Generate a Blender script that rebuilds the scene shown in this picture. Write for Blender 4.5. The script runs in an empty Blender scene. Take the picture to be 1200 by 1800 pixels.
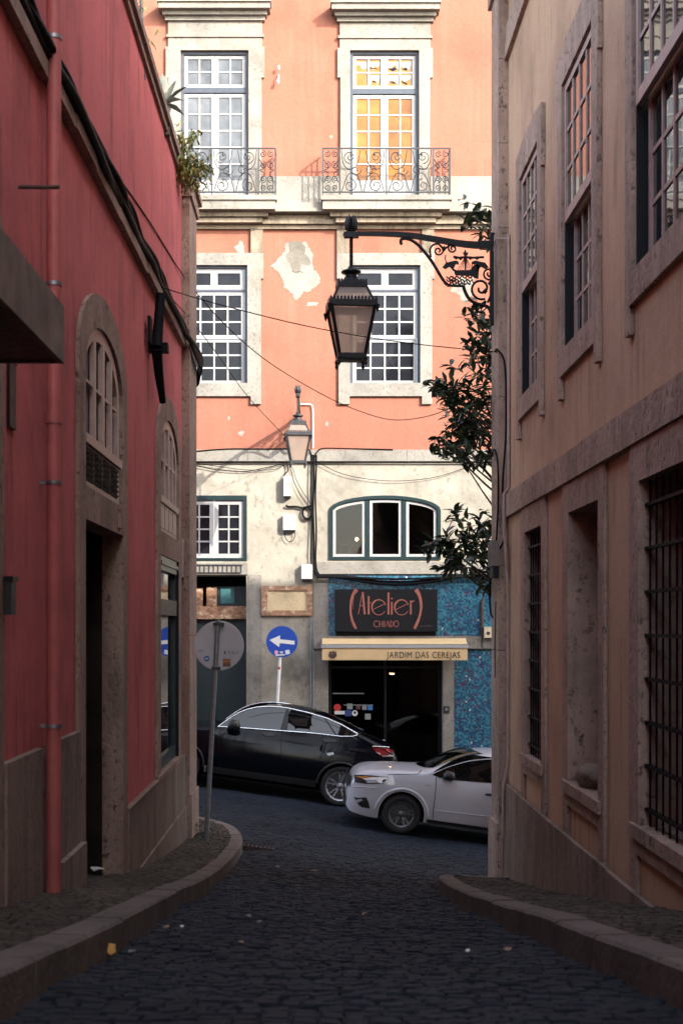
import bpy, bmesh, math, random
from mathutils import Vector, Matrix, noise
from mathutils.geometry import tessellate_polygon

random.seed(7)
E = 3.3                      # eye height above the cross street datum
FO = 2500.0                  # focal length in photo pixels (50 mm on 36 mm tall)
CX, CY = 560.0, 1100.0
XL, XR, YF = 1.75, 2.35, 28.4   # left wall x=-XL, right wall x=XR, facing facade y=YF
sc = bpy.context.scene
COL = sc.collection
R = math.radians


def P(px, py, d):
    return Vector(((px - CX) * d / FO, d, E - (py - CY) * d / FO))


def fx(px, d=YF):
    return (px - CX) * d / FO


def fz(py, d=YF):
    return E - (py - CY) * d / FO


def ld(px):
    return XL * FO / (CX - px)


def rd(px):
    return XR * FO / (px - CX)


def MF(u, z, n):
    return (u, YF - n, z)


def MR(u, z, n):
    return (XR - n, u, z)


def ML(u, z, n):
    return (-XL + n, u, z)


ORG = {}


def tag(o, label=None, cat=None, group=None, kind=None):
    if label: o['label'] = label
    if cat: o['category'] = cat
    if group: o['group'] = group
    if kind: o['kind'] = kind
    return o


def thing(name, label, cat, loc=(0, 0, 0), group=None):
    o = bpy.data.objects.new(name, None)
    COL.objects.link(o)
    o.empty_display_size = 0.1
    o.location = loc
    ORG[o.name] = Vector(loc)
    return tag(o, label, cat, group)


class MB:
    def __init__(s):
        s.v, s.f, s.sm = [], [], []

    def add(s, vs, fs, smooth=False):
        o = len(s.v)
        s.v.extend([tuple(p) for p in vs])
        for f in fs:
            s.f.append(tuple(i + o for i in f))
            s.sm.append(smooth)

    def box(s, u0, u1, z0, z1, n0, n1, M=None):
        if M is None: M = lambda a, b, c: (a, b, c)
        vs = [M(u, z, n) for n in (n0, n1) for z in (z0, z1) for u in (u0, u1)]
        s.add(vs, [(0, 1, 3, 2), (4, 6, 7, 5), (0, 4, 5, 1), (2, 3, 7, 6), (0, 2, 6, 4), (1, 5, 7, 3)])

    def quad(s, u0, u1, z0, z1, n, M):
        s.add([M(u0, z0, n), M(u1, z0, n), M(u1, z1, n), M(u0, z1, n)], [(0, 1, 2, 3)])

    def flat(s, outer, holes, n, M):
        loops = [[Vector((a, b, 0)) for a, b in l] for l in [outer] + list(holes)]
        pts = [M(p.x, p.y, n) for l in loops for p in l]
        s.add(pts, [tuple(t) for t in tessellate_polygon(loops)])

    def strip(s, loop, n0, n1, M, smooth=False):
        k = len(loop)
        vs = [M(a, b, n0) for a, b in loop] + [M(a, b, n1) for a, b in loop]
        s.add(vs, [(i, (i + 1) % k, k + (i + 1) % k, k + i) for i in range(k)], smooth)

    def prism(s, outer, holes, n0, n1, M, back=False):
        s.flat(outer, holes, n1, M)
        if back: s.flat(outer, holes, n0, M)
        for l in [outer] + list(holes): s.strip(l, n0, n1, M)

    def tube(s, pts, r, seg=6, closed=False, cap=True):
        pts = [Vector(p) for p in pts]
        k = len(pts)
        rr = r if isinstance(r, (list, tuple)) else [r] * k
        up = None
        rings = []
        for i, p in enumerate(pts):
            if closed:
                t = pts[(i + 1) % k] - pts[i - 1]
            else:
                t = pts[min(i + 1, k - 1)] - pts[max(i - 1, 0)]
            if t.length < 1e-9: t = Vector((0, 0, 1))
            t.normalize()
            if up is None:
                a = Vector((0, 0, 1)) if abs(t.z) < 0.9 else Vector((1, 0, 0))
                up = (a - t * a.dot(t)).normalized()
            else:
                up = up - t * up.dot(t)
                if up.length < 1e-6:
                    a = Vector((0, 0, 1)) if abs(t.z) < 0.9 else Vector((1, 0, 0))
                    up = a - t * a.dot(t)
                up.normalize()
            b = t.cross(up)
            rings.append([p + (up * math.cos(2 * math.pi * j / seg) + b * math.sin(2 * math.pi * j / seg)) * rr[i] for j in range(seg)])
        vs = [q for ring in rings for q in ring]
        fs = []
        for i in range(k if closed else k - 1):
            for j in range(seg):
                a, b2 = i * seg, ((i + 1) % k) * seg
                fs.append((a + j, a + (j + 1) % seg, b2 + (j + 1) % seg, b2 + j))
        s.add(vs, fs, seg > 4)
        if cap and not closed:
            s.add(rings[0], [tuple(range(seg))])
            s.add(rings[-1], [tuple(range(seg))])

    def lathe(s, prof, c, seg=16, axis='z', smooth=True, rot=0.0, sq=False):
        c = Vector(c)
        vs, k = [], len(prof)
        for r, h in prof:
            for j in range(seg):
                a = rot + 2 * math.pi * j / seg
                x, y = r * math.cos(a), r * math.sin(a)
                vs.append(c + (Vector((x, y, h)) if axis == 'z' else Vector((x, h, y)) if axis == 'y' else Vector((h, x, y))))
        fs = [(i * seg + j, i * seg + (j + 1) % seg, (i + 1) * seg + (j + 1) % seg, (i + 1) * seg + j) for i in range(k - 1) for j in range(seg)]
        s.add(vs, fs, smooth)

    def build(s, name, mat, parent=None, loc=None, recalc=False):
        org = ORG[parent.name] if parent is not None else Vector(loc or (0, 0, 0))
        me = bpy.data.meshes.new(name)
        if org.length > 0:
            vs = [(p[0] - org.x, p[1] - org.y, p[2] - org.z) for p in s.v]
        else:
            vs = s.v
        me.from_pydata(vs, [], s.f)
        me.polygons.foreach_set('use_smooth', s.sm)
        if recalc:
            bm = bmesh.new(); bm.from_mesh(me)
            bmesh.ops.remove_doubles(bm, verts=bm.verts, dist=1e-5)
            bmesh.ops.recalc_face_normals(bm, faces=bm.faces)
            bm.to_mesh(me); bm.free()
        me.materials.append(mat)
        me.update()
        o = bpy.data.objects.new(name, me)
        COL.objects.link(o)
        if parent is not None:
            o.parent = parent
        else:
            o.location = org
        ORG[o.name] = org
        return o


def children_of(o):
    return list(o.children)


def copy_tree(o, parent=None, org=None):
    c = o.copy()
    COL.objects.link(c)
    c.parent = parent
    for ch in children_of(o): copy_tree(ch, c)
    return c


def curve1d(tab):
    xs = [a for a, _ in tab]; ys = [b for _, b in tab]
    n = len(xs)
    m = [0.0] * n
    dl = [(ys[i + 1] - ys[i]) / (xs[i + 1] - xs[i]) for i in range(n - 1)]
    for i in range(n):
        if i == 0: m[i] = dl[0]
        elif i == n - 1: m[i] = dl[-1]
        else: m[i] = 0 if dl[i - 1] * dl[i] <= 0 else 2 * dl[i - 1] * dl[i] / (dl[i - 1] + dl[i])

    def f(x):
        if x <= xs[0]: return ys[0]
        if x >= xs[-1]: return ys[-1]
        i = 0
        while x > xs[i + 1]: i += 1
        h = xs[i + 1] - xs[i]
        t = (x - xs[i]) / h
        return ((2 * t ** 3 - 3 * t * t + 1) * ys[i] + (t ** 3 - 2 * t * t + t) * h * m[i]
                + (-2 * t ** 3 + 3 * t * t) * ys[i + 1] + (t ** 3 - t * t) * h * m[i + 1])
    return f


def smooth_path(pts, step=4):
    pts = [Vector(p) for p in pts]
    out = []
    k = len(pts)
    for i in range(k - 1):
        p0, p1, p2, p3 = pts[max(i - 1, 0)], pts[i], pts[i + 1], pts[min(i + 2, k - 1)]
        for j in range(step):
            t = j / step
            out.append(0.5 * ((2 * p1) + (p2 - p0) * t + (2 * p0 - 5 * p1 + 4 * p2 - p3) * t * t + (3 * p1 - p0 - 3 * p2 + p3) * t ** 3))
    out.append(pts[-1])
    return out


def arch(u0, u1, z0, zs, za, n=14):
    uc, hw = (u0 + u1) / 2, (u1 - u0) / 2
    pts = [(u0, z0)]
    pts += [(uc - hw * math.cos(math.pi * i / n), zs + (za - zs) * math.sin(math.pi * i / n)) for i in range(n + 1)]
    pts.append((u1, z0))
    return pts


def rect(u0, u1, z0, z1):
    return [(u0, z0), (u0, z1), (u1, z1), (u1, z0)]


# ---------------------------------------------------------------- materials
class NT:
    def __init__(s, name):
        s.m = bpy.data.materials.new(name)
        s.m.use_nodes = True
        s.t = s.m.node_tree
        s.n = s.t.nodes
        s.b = s.n['Principled BSDF']
        s.out = s.n['Material Output']
        g = s.n.new('ShaderNodeNewGeometry')
        s.pos = g.outputs['Position']
        s.island = g.outputs['Random Per Island']

    def link(s, a, b): s.t.links.new(a, b)

    def mapped(s, scale, src=None):
        m = s.n.new('ShaderNodeMapping')
        m.inputs['Scale'].default_value = scale if isinstance(scale, (tuple, list)) else (scale,) * 3
        s.link(src or s.pos, m.inputs['Vector'])
        return m.outputs[0]

    def noise(s, scale, detail=4, rough=0.6, dist=0.0):
        t = s.n.new('ShaderNodeTexNoise')
        t.inputs['Scale'].default_value = 1
        t.inputs['Detail'].default_value = detail
        t.inputs['Roughness'].default_value = rough
        t.inputs['Distortion'].default_value = dist
        s.link(s.mapped(scale), t.inputs['Vector'])
        return t.outputs['Fac']

    def voro(s, scale, out='Distance', feature='F1'):
        t = s.n.new('ShaderNodeTexVoronoi')
        t.feature = feature
        t.inputs['Scale'].default_value = 1
        s.link(s.mapped(scale), t.inputs['Vector'])
        return t.outputs[out]

    def ramp(s, fac, stops, interp='LINEAR'):
        r = s.n.new('ShaderNodeValToRGB')
        cr = r.color_ramp
        cr.interpolation = interp
        while len(cr.elements) > 1: cr.elements.remove(cr.elements[-1])
        first = True
        for p, c in stops:
            if not isinstance(c, (tuple, list)): c = (c, c, c)
            c = tuple(c) + (1,)
            if first:
                e = cr.elements[0]; e.position = p; first = False
            else:
                e = cr.elements.new(p)
            e.color = c
        s.link(fac, r.inputs[0])
        return r.outputs[0]

    def mix(s, fac, a, b, mode='MIX'):
        x = s.n.new('ShaderNodeMix')
        x.data_type = 'RGBA'
        x.blend_type = mode
        for idx, val in ((0, fac), (6, a), (7, b)):
            if hasattr(val, 'is_output'):
                s.link(val, x.inputs[idx])
            elif idx == 0:
                x.inputs[0].default_value = val
            else:
                x.inputs[idx].default_value = tuple(val) + (1,)
        return x.outputs[2]

    def math(s, op, a, b=0.0):
        x = s.n.new('ShaderNodeMath')
        x.operation = op
        for i, val in ((0, a), (1, b)):
            if hasattr(val, 'is_output'): s.link(val, x.inputs[i])
            else: x.inputs[i].default_value = val
        return x.outputs[0]

    def bump(s, h, strength=0.4, dist=0.02, prev=None):
        b = s.n.new('ShaderNodeBump')
        b.inputs['Strength'].default_value = strength
        b.inputs['Distance'].default_value = dist
        s.link(h, b.inputs['Height'])
        if prev: s.link(prev, b.inputs['Normal'])
        s.link(b.outputs[0], s.b.inputs['Normal'])
        return b.outputs[0]

    def set(s, color=None, rough=None, metal=None, spec=None, coat=None):
        for k, v in (('Base Color', color), ('Roughness', rough), ('Metallic', metal), ('Specular IOR Level', spec), ('Coat Weight', coat)):
            if v is None: continue
            if hasattr(v, 'is_output'): s.link(v, s.b.inputs[k])
            elif k == 'Base Color': s.b.inputs[k].default_value = tuple(v) + (1,)
            else: s.b.inputs[k].default_value = v
        return s.m


def sc3(c, k): return tuple(min(1, x * k) for x in c)


def stucco(name, c, dark=0.72, streak=0.5, lite=1.1, stain=None, stain_amt=0.5, bump=0.35):
    t = NT(name)
    big = t.ramp(t.noise(0.7, 5), [(0.3, sc3(c, dark)), (0.5, c), (0.72, sc3(c, lite))])
    st = t.ramp(t.noise((5, 5, 0.25), 4), [(0.35, (0.62,) * 3), (0.6, (1, 1, 1))])
    col = t.mix(streak, big, st, 'MULTIPLY')
    fine = t.ramp(t.noise(26, 3), [(0.25, 0.8), (0.7, 1.08)])
    col = t.mix(0.55, col, fine, 'MULTIPLY')
    if stain:
        msk = t.ramp(t.math('MULTIPLY', t.noise((2.2, 2.2, 0.8), 6, 0.7), t.noise((9, 9, 0.6), 3)), [(0.27, 0), (0.42, 1)])
        col = t.mix(t.math('MULTIPLY', msk, stain_amt), col, stain)
    t.set(col, 0.9, spec=0.2)
    b1 = t.bump(t.noise(60, 4, 0.7), bump, 0.01)
    t.bump(t.noise(4, 3), 0.3, 0.03, b1)
    return t.m


def stone(name, c, pits=0.5, dirt=(0.05, 0.045, 0.04), dirt_amt=0.55, streaky=True, pit_scale=28, bump=0.6):
    t = NT(name)
    base = t.ramp(t.noise(1.6, 6, 0.65), [(0.28, sc3(c, 0.68)), (0.5, c), (0.75, sc3(c, 1.22))])
    v = t.noise((pit_scale, pit_scale, pit_scale * 0.7), 4, 0.65)
    pm = t.math('MULTIPLY', t.ramp(v, [(0.36, 1), (0.45, 0)]), t.ramp(t.noise(2.3, 4, 0.7), [(0.36, 0.12), (0.58, 1)]))
    col = t.mix(t.math('MULTIPLY', pm, pits), base, sc3(c, 0.25))
    d = t.ramp(t.noise((3.1, 3.1, 0.55) if streaky else 2.4, 7, 0.75, 0.6), [(0.45, 0), (0.72, 1)])
    col = t.mix(t.math('MULTIPLY', d, dirt_amt), col, dirt)
    t.set(col, 0.85, spec=0.25)
    b1 = t.bump(v, bump, 0.02)
    t.bump(t.noise(7, 4), 0.35, 0.03, b1)
    return t.m


def plain(name, c, rough=0.6, metal=0.0, coat=0.0, var=0.18, scale=9, bump=0.0, spec=0.5):
    t = NT(name)
    col = t.ramp(t.noise(scale, 4), [(0.3, sc3(c, 1 - var)), (0.7, sc3(c, 1 + var))])
    rg = t.ramp(t.noise(scale * 2, 3), [(0.3, max(0.02, rough - 0.08)), (0.7, min(1, rough + 0.08))])
    t.set(col, rg, metal, spec, coat)
    if bump: t.bump(t.noise(scale * 4, 3), bump, 0.01)
    return t.m


def glass_dark(name, c=(0.012, 0.014, 0.017), rough=0.03, ior=1.5, wob=0.02):
    t = NT(name)
    t.set(t.ramp(t.noise(1.7, 3), [(0.35, sc3(c, 0.6)), (0.7, sc3(c, 1.6))]), rough)
    t.b.inputs['IOR'].default_value = ior
    t.bump(t.noise(3.0, 2), wob, 0.05)
    return t.m


def glass_clear(name, tint=(0.85, 0.9, 0.88), ior=1.5):
    m = bpy.data.materials.new(name); m.use_nodes = True
    n, l = m.node_tree.nodes, m.node_tree.links
    n.remove(n['Principled BSDF'])
    tr = n.new('ShaderNodeBsdfTransparent'); tr.inputs[0].default_value = tint + (1,)
    gl = n.new('ShaderNodeBsdfGlossy'); gl.inputs['Roughness'].default_value = 0.02
    fr = n.new('ShaderNodeFresnel'); fr.inputs[0].default_value = ior
    mx = n.new('ShaderNodeMixShader')
    l.new(fr.outputs[0], mx.inputs[0]); l.new(tr.outputs[0], mx.inputs[1]); l.new(gl.outputs[0], mx.inputs[2])
    l.new(mx.outputs[0], n['Material Output'].inputs[0])
    return m


def glow(name, c, k):
    t = NT(name)
    t.set((0.8, 0.7, 0.5), 0.5)
    t.b.inputs['Emission Color'].default_value = c + (1,)
    t.b.inputs['Emission Strength'].default_value = k
    return t.m


def cobble_mat(name, a, b, c, rough=0.68):
    t = NT(name)
    col = t.ramp(t.island, [(0.0, a), (0.35, b), (0.7, c), (1.0, sc3(a, 1.25))])
    n = t.ramp(t.noise(40, 4), [(0.3, 0.6), (0.7, 1.2)])
    col = t.mix(0.7, col, n, 'MULTIPLY')
    big = t.ramp(t.noise(0.9, 4), [(0.35, 0.62), (0.65, 1.1)])
    col = t.mix(0.8, col, big, 'MULTIPLY')
    t.set(col, rough, spec=0.13)
    t.bump(t.noise(70, 3), 0.5, 0.01)
    return t.m


M = {}
M['red'] = stucco('red_stucco', (0.58, 0.148, 0.146), dark=0.68, lite=1.12, streak=0.15, stain=(0.16, 0.05, 0.042), stain_amt=0.6)
M['orange'] = stucco('orange_stucco', (0.275, 0.110, 0.074), dark=0.84, streak=0.14, lite=1.06, stain=(0.29, 0.155, 0.11), stain_amt=0.25, bump=0.2)
M['tan'] = stucco('tan_stucco', (0.54, 0.355, 0.235), dark=0.74, streak=0.14, stain=(0.24, 0.14, 0.10), stain_amt=0.5, bump=0.6)
M['mauve_stone'] = stone('mauve_stone', (0.39, 0.275, 0.215), pits=0.95, dirt_amt=0.5, pit_scale=19, bump=0.9)
M['brown_stone'] = stone('brown_stone', (0.31, 0.21, 0.165), pits=0.95, dirt_amt=0.5, pit_scale=22, bump=0.9)
M['plinth_stone'] = stone('plinth_stone', (0.25, 0.185, 0.145), pits=0.6, dirt=(0.05, 0.042, 0.037), dirt_amt=0.75)
M['white_stone'] = stone('white_stone', (0.22, 0.207, 0.183), pits=0.55, dirt=(0.2, 0.16, 0.11), dirt_amt=0.4, bump=0.3)
M['stained_shaded_stone'] = stone('stained_shaded_stone', (0.24, 0.20, 0.15), pits=0.4, dirt=(0.05, 0.036, 0.026), dirt_amt=0.95, bump=0.4)  # stains plus the shade under the slab, both put into the colour
M['cream'] = stone('cream_plaster', (0.295, 0.272, 0.225), pits=0.4, dirt=(0.2, 0.155, 0.10), dirt_amt=0.28, streaky=False, pit_scale=9, bump=0.3)
M['patch'] = stone('bare_plaster', (0.22, 0.207, 0.18), pits=0.1, dirt=(0.42, 0.36, 0.28), dirt_amt=0.4, streaky=False, bump=0.5)
M['white_paint'] = plain('white_paint', (0.31, 0.31, 0.305), 0.5, var=0.06, scale=14)
M['slate_paint'] = plain('slate_paint', (0.045, 0.055, 0.075), 0.5, scale=12)
M['green_paint'] = plain('dark_green_paint', (0.004, 0.018, 0.02), 0.35, scale=8)
M['mauve_paint'] = plain('mauve_paint', (0.34, 0.24, 0.21), 0.5, scale=11)
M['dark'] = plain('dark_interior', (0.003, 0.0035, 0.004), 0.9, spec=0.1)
M['black_iron'] = plain('black_iron', (0.004, 0.0045, 0.006), 0.5, var=0.3, bump=0.3, spec=0.25)
M['grey_iron'] = plain('grey_iron', (0.018, 0.019, 0.023), 0.5, var=0.3, bump=0.3)
M['rusty_iron'] = plain('rusty_iron', (0.055, 0.03, 0.02), 0.75, var=0.5, scale=25, bump=0.3)
M['cable'] = plain('black_cable', (0.003, 0.003, 0.004), 0.7, spec=0.12)
M['glass'] = glass_dark('window_glass')
M['glass_f'] = glass_dark('old_window_glass', (0.010, 0.011, 0.014), 0.06, 1.28, 0.05)
M['glass_grey'] = glass_dark('curtained_glass', (0.085, 0.092, 0.098), 0.06)
M['glass_orange'] = glass_dark('orange_curtain_glass', (0.225, 0.083, 0.010), 0.2)
M['glass_torn'] = None
M['clear'] = glass_clear('clear_glass')
M['door_clear'] = glass_clear('door_glass', (0.7, 0.72, 0.72), 1.22)
M['metal'] = plain('galvanised_metal', (0.26, 0.27, 0.29), 0.42, metal=0.8, scale=16)
M['sign_back'] = plain('grey_sign_back', (0.42, 0.385, 0.385), 0.6, scale=5, var=0.1)
M['white_plastic'] = plain('white_plastic', (0.62, 0.62, 0.62), 0.45, var=0.05)
M['blue_sign'] = plain('blue_sign', (0.008, 0.06, 0.36), 0.4, var=0.08)
M['sign_white'] = plain('sign_white', (0.7, 0.7, 0.66), 0.5, var=0.08)
M['road_base'] = plain('road_joint', (0.006, 0.009, 0.0135), 0.95, scale=7, var=0.3, bump=0.6)
M['pave_base'] = plain('pavement_joint', (0.028, 0.023, 0.019), 0.95, scale=7, var=0.3, bump=0.6)
M['cobble'] = cobble_mat('basalt_cobble', (0.0115, 0.0165, 0.0245), (0.0145, 0.020, 0.029), (0.019, 0.0245, 0.033))
M['pave'] = cobble_mat('limestone_cobble', (0.07, 0.055, 0.043), (0.10, 0.08, 0.062), (0.055, 0.045, 0.037), 0.7)
M['kerb'] = stone('kerb_stone', (0.15, 0.118, 0.10), pits=0.8, dirt_amt=0.55, pit_scale=34, streaky=False)
M['mortar'] = M['patch']


# old soot smudge on the pale wall beside the arrow sign
_t = M['cream'].node_tree
_b = _t.nodes['Principled BSDF']
_src = _b.inputs['Base Color'].links[0].from_socket
_g = _t.nodes.new('ShaderNodeNewGeometry')
_d = _t.nodes.new('ShaderNodeVectorMath'); _d.operation = 'DISTANCE'
_d.inputs[1].default_value = (fx(517), YF, fz(1188))
_t.links.new(_g.outputs['Position'], _d.inputs[0])
_n = _t.nodes.new('ShaderNodeTexNoise'); _n.inputs['Scale'].default_value = 4.5; _n.inputs['Detail'].default_value = 5
_t.links.new(_g.outputs['Position'], _n.inputs['Vector'])
_a = _t.nodes.new('ShaderNodeMath'); _a.operation = 'MULTIPLY_ADD'; _a.inputs[1].default_value = 0.9; 
_t.links.new(_n.outputs['Fac'], _a.inputs[0]); _t.links.new(_d.outputs['Value'], _a.inputs[2])
_r = _t.nodes.new('ShaderNodeValToRGB')
_r.color_ramp.elements[0].position = 0.42; _r.color_ramp.elements[0].color = (0.62, 0.62, 0.62, 1)
_r.color_ramp.elements[1].position = 0.95; _r.color_ramp.elements[1].color = (0, 0, 0, 1)
_t.links.new(_a.outputs[0], _r.inputs[0])
_m = _t.nodes.new('ShaderNodeMix'); _m.data_type = 'RGBA'
_m.inputs[7].default_value = (0.05, 0.045, 0.042, 1)
_t.links.new(_r.outputs[0], _m.inputs[0]); _t.links.new(_src, _m.inputs[6]); _t.links.new(_m.outputs[2], _b.inputs['Base Color'])


def mosaic():
    t = NT('blue_mosaic')
    s = t.n.new('ShaderNodeVectorMath'); s.operation = 'SNAP'
    s.inputs[1].default_value = (0.034, 0.034, 0.034)
    t.link(t.pos, s.inputs[0])
    w = t.n.new('ShaderNodeTexWhiteNoise'); w.noise_dimensions = '3D'
    t.link(s.outputs[0], w.inputs['Vector'])
    col = t.ramp(w.outputs['Value'], [(0, (0.02, 0.10, 0.17)), (0.25, (0.03, 0.15, 0.22)), (0.5, (0.012, 0.055, 0.12)), (0.68, (0.06, 0.21, 0.27)),
                                      (0.87, (0.12, 0.03, 0.08)), (0.92, (0.06, 0.025, 0.06)), (0.95, (0.02, 0.04, 0.09)), (0.995, (0.45, 0.5, 0.5))], 'CONSTANT')
    col = t.mix(0.6, col, t.ramp(t.noise(1.1, 3), [(0.3, 0.6), (0.7, 1.15)]), 'MULTIPLY')
    t.set(col, 0.3)
    return t.m


M['mosaic'] = mosaic()


def old_wood():
    t = NT('peeling_wood')
    c = t.ramp(t.noise((9, 9, 14), 6, 0.7), [(0.3, (0.07, 0.045, 0.03)), (0.46, (0.26, 0.14, 0.08)), (0.56, (0.36, 0.2, 0.12)), (0.64, (0.5, 0.46, 0.36))])
    t.set(c, 0.8)
    t.bump(t.noise(25, 4), 0.6, 0.01)
    return t.m


M['old_wood'] = old_wood()


def leaf_mat(name, a, b, c, rough=0.35):
    t = NT(name)
    t.set(t.ramp(t.island, [(0, a), (0.5, b), (1, c)]), rough)
    return t.m


M['leaf_dark'] = leaf_mat('dark_leaf', (0.012, 0.026, 0.012), (0.03, 0.055, 0.022), (0.055, 0.075, 0.03))
M['leaf_yellow'] = leaf_mat('olive_leaf', (0.10, 0.13, 0.025), (0.17, 0.17, 0.03), (0.26, 0.17, 0.04), 0.6)
M['leaf_agave'] = leaf_mat('agave_leaf', (0.10, 0.12, 0.10), (0.22, 0.24, 0.2), (0.3, 0.3, 0.25), 0.6)
M['bark'] = plain('bark', (0.06, 0.045, 0.032), 0.9, var=0.4, scale=20, bump=0.6)
# ---------------------------------------------------------------- ground
zc = curve1d([(-150, -0.80), (-20, -0.80), (0, -0.80), (3, -1.04), (5, -1.30), (7, -1.58), (9, -1.88), (12.6, -2.42), (15.5, -2.80), (18, -3.06), (19.5, -3.16), (21, -3.2), (150, -3.2)])
kk = curve1d([(-20, 0.0), (6, 0.0), (9, 0.03), (12.6, 0.05), (18, 0.11), (20, 0.135), (150, 0.14)])


def road_z(x, y):
    return E + zc(y) - kk(y) * (max(-40, min(40, x)) - 0.35)


def ground_px(px, py, add=0.0):
    d = 2.0
    prev = None
    while d < 30:
        v = E - (py - CY) * d / FO - (road_z((px - CX) * d / FO, d) + add)
        if prev is not None and v <= 0 < prev:
            return Vector(((px - CX) * d / FO, d, 0))
        prev = v
        d += 0.02
    return None


KH = 0.14
# kerb lines read from the photograph where the outer top edge runs, then continued
lp = [ground_px(*q, KH) for q in [(60, 1681), (150, 1645), (255, 1595), (320, 1560), (380, 1530), (415, 1496), (427, 1476), (420, 1458), (395, 1443), (350, 1435)]]
lp = [p for p in lp if p]
left_k = smooth_path([Vector((lp[0].x, -14, 0)), Vector((lp[0].x, 2, 0))] + lp + [Vector((-2.6, lp[-1].y + 0.12, 0)), Vector((-8, lp[-1].y + 0.2, 0)), Vector((-30, lp[-1].y + 0.2, 0))], 5)
rp = [ground_px(*q, KH) for q in [(1125, 1670), (1025, 1637), (920, 1600), (810, 1565), (780, 1549), (768, 1537)]]
rp = [p for p in rp if p]
right_k = smooth_path([Vector((rp[0].x + 0.03, -14, 0)), Vector((rp[0].x + 0.03, 2, 0))] + rp + [Vector((1.50, rp[-1].y + 0.33, 0)), Vector((1.72, rp[-1].y + 0.6, 0)), Vector((2.15, rp[-1].y + 0.85, 0)),
                                                            Vector((2.7, 18.75, 0)), Vector((3.6, 19.4, 0)), Vector((8, 19.5, 0)), Vector((30, 19.5, 0))], 5)
far_k = [Vector((-30, 27.25, 0)), Vector((-6, 27.25, 0)), Vector((8, 27.25, 0)), Vector((30, 27.25, 0))]


def resample(path, step):
    out = [path[0].copy()]
    acc = 0
    for a, b in zip(path, path[1:]):
        L = (b - a).length
        t = step - acc
        while t <= L:
            out.append(a.lerp(b, t / L)); t += step
        acc = (acc + L) % step
    return out


def kerb_mesh(path, side, name, width=0.17, block=0.95):
    mb = MB()
    pts = resample(path, 0.19)
    for _ in range(6):
        pts = [pts[0]] + [(pts[i - 1] + pts[i] * 2 + pts[i + 1]) / 4 for i in range(1, len(pts) - 1)] + [pts[-1]]
    tl, nn = [], len(pts)
    rnd = random.Random(3)
    per = 5
    i = 0
    while i < nn - 1:
        seg = pts[i:i + per + 1]
        i += per
        if len(seg) < 2: break
        if seg[0].x < -7 or seg[0].x > 9 or seg[0].y < -3 or (seg[-1] - seg[0]).length > 2: pass
        dz = rnd.uniform(-0.005, 0.005)
        ring = []
        for k, p in enumerate(seg):
            a = pts[max(0, pts.index(p) - 1)]; b = pts[min(nn - 1, pts.index(p) + 1)]
            t = (b - a).normalized()
            q = p + t * (0.008 if k == 0 else -0.008 if k == len(seg) - 1 else 0)
            nrm = Vector((-t.y, t.x, 0)) * side
            inn = q + nrm * width
            z0, z1 = road_z(q.x, q.y), road_z(q.x, q.y)
            ch = 0.018
            jit = rnd.uniform(-0.0012, 0.0012); ch = rnd.uniform(0.014, 0.017)
            ring.append([(q.x, q.y, z0 - 0.2), (q.x + jit, q.y, z0 + KH + dz - ch), (q.x + nrm.x * ch, q.y + nrm.y * ch, z0 + KH + dz),
                         (inn.x - nrm.x * 0.006, inn.y - nrm.y * 0.006, z0 + KH + dz + 0.004), (inn.x, inn.y, z0 - 0.1)])
        m = len(ring[0])
        vs = [v for r_ in ring for v in r_]
        fs = [(a * m + b, a * m + b + 1, (a + 1) * m + b + 1, (a + 1) * m + b) for a in range(len(ring) - 1) for b in range(m - 1)]
        fs += [tuple(range(m)), tuple(range((len(ring) - 1) * m, len(ring) * m))]
        mb.add(vs, fs)
    return tag(mb.build(name, M['kerb']), kind='structure')


kerb_mesh(left_k, 1, 'kerb')
kerb_mesh(right_k, -1, 'kerb')
kerb_mesh(far_k, 1, 'kerb')


def in_poly(x, y, poly):
    c = False
    j = len(poly) - 1
    for i in range(len(poly)):
        xi, yi = poly[i]; xj, yj = poly[j]
        if (yi > y) != (yj > y) and x < (xj - xi) * (y - yi) / (yj - yi) + xi: c = not c
        j = i
    return c


def offset_path(path, side, w):
    out = []
    for i, p in enumerate(path):
        t = (path[min(i + 1, len(path) - 1)] - path[max(i - 1, 0)]).normalized()
        out.append((p.x - t.y * side * w, p.y + t.x * side * w))
    return out


poly_l = [p for p in offset_path(left_k, 1, 0.17)] + [(-30, -14)]
poly_r = [p for p in offset_path(right_k, -1, 0.17)] + [(30, -14)]
road_l = [(p.x, p.y) for p in left_k] + [(-30, -14)]
road_r = [(p.x, p.y) for p in right_k] + [(30, -14)]
poly_f = [(-30, 27.45), (30, 27.45), (30, 28.6), (-30, 28.6)]


def undul(x, y):
    return 0.03 * noise.noise(Vector((x * 0.9, y * 1.3, 1.7))) + 0.015 * noise.noise(Vector((x * 2.2, y * 3.2, 5.0)))


def base_sheet():
    xs = [-150, -80, -40, -20, -12] + [-8 + 0.5 * i for i in range(11)] + [-2.5 + 0.13 * i for i in range(40)] + [3 + 0.5 * i for i in range(11)] + [12, 20, 40, 80, 150]
    ys = [-150, -60, -20] + [-14 + 0.5 * i for i in range(31)] + [1.1 + 0.13 * i for i in range(208)] + [28.5, 29] + [34, 44, 70, 150]
    mb = MB()
    w = len(xs)
    vs = [(x, y, road_z(x, y) - 0.0165 + undul(x, y)) for y in ys for x in xs]
    fs = [(j * w + i, j * w + i + 1, (j + 1) * w + i + 1, (j + 1) * w + i) for j in range(len(ys) - 1) for i in range(w - 1)]
    mb.add(vs, fs, True)
    return mb


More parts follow.
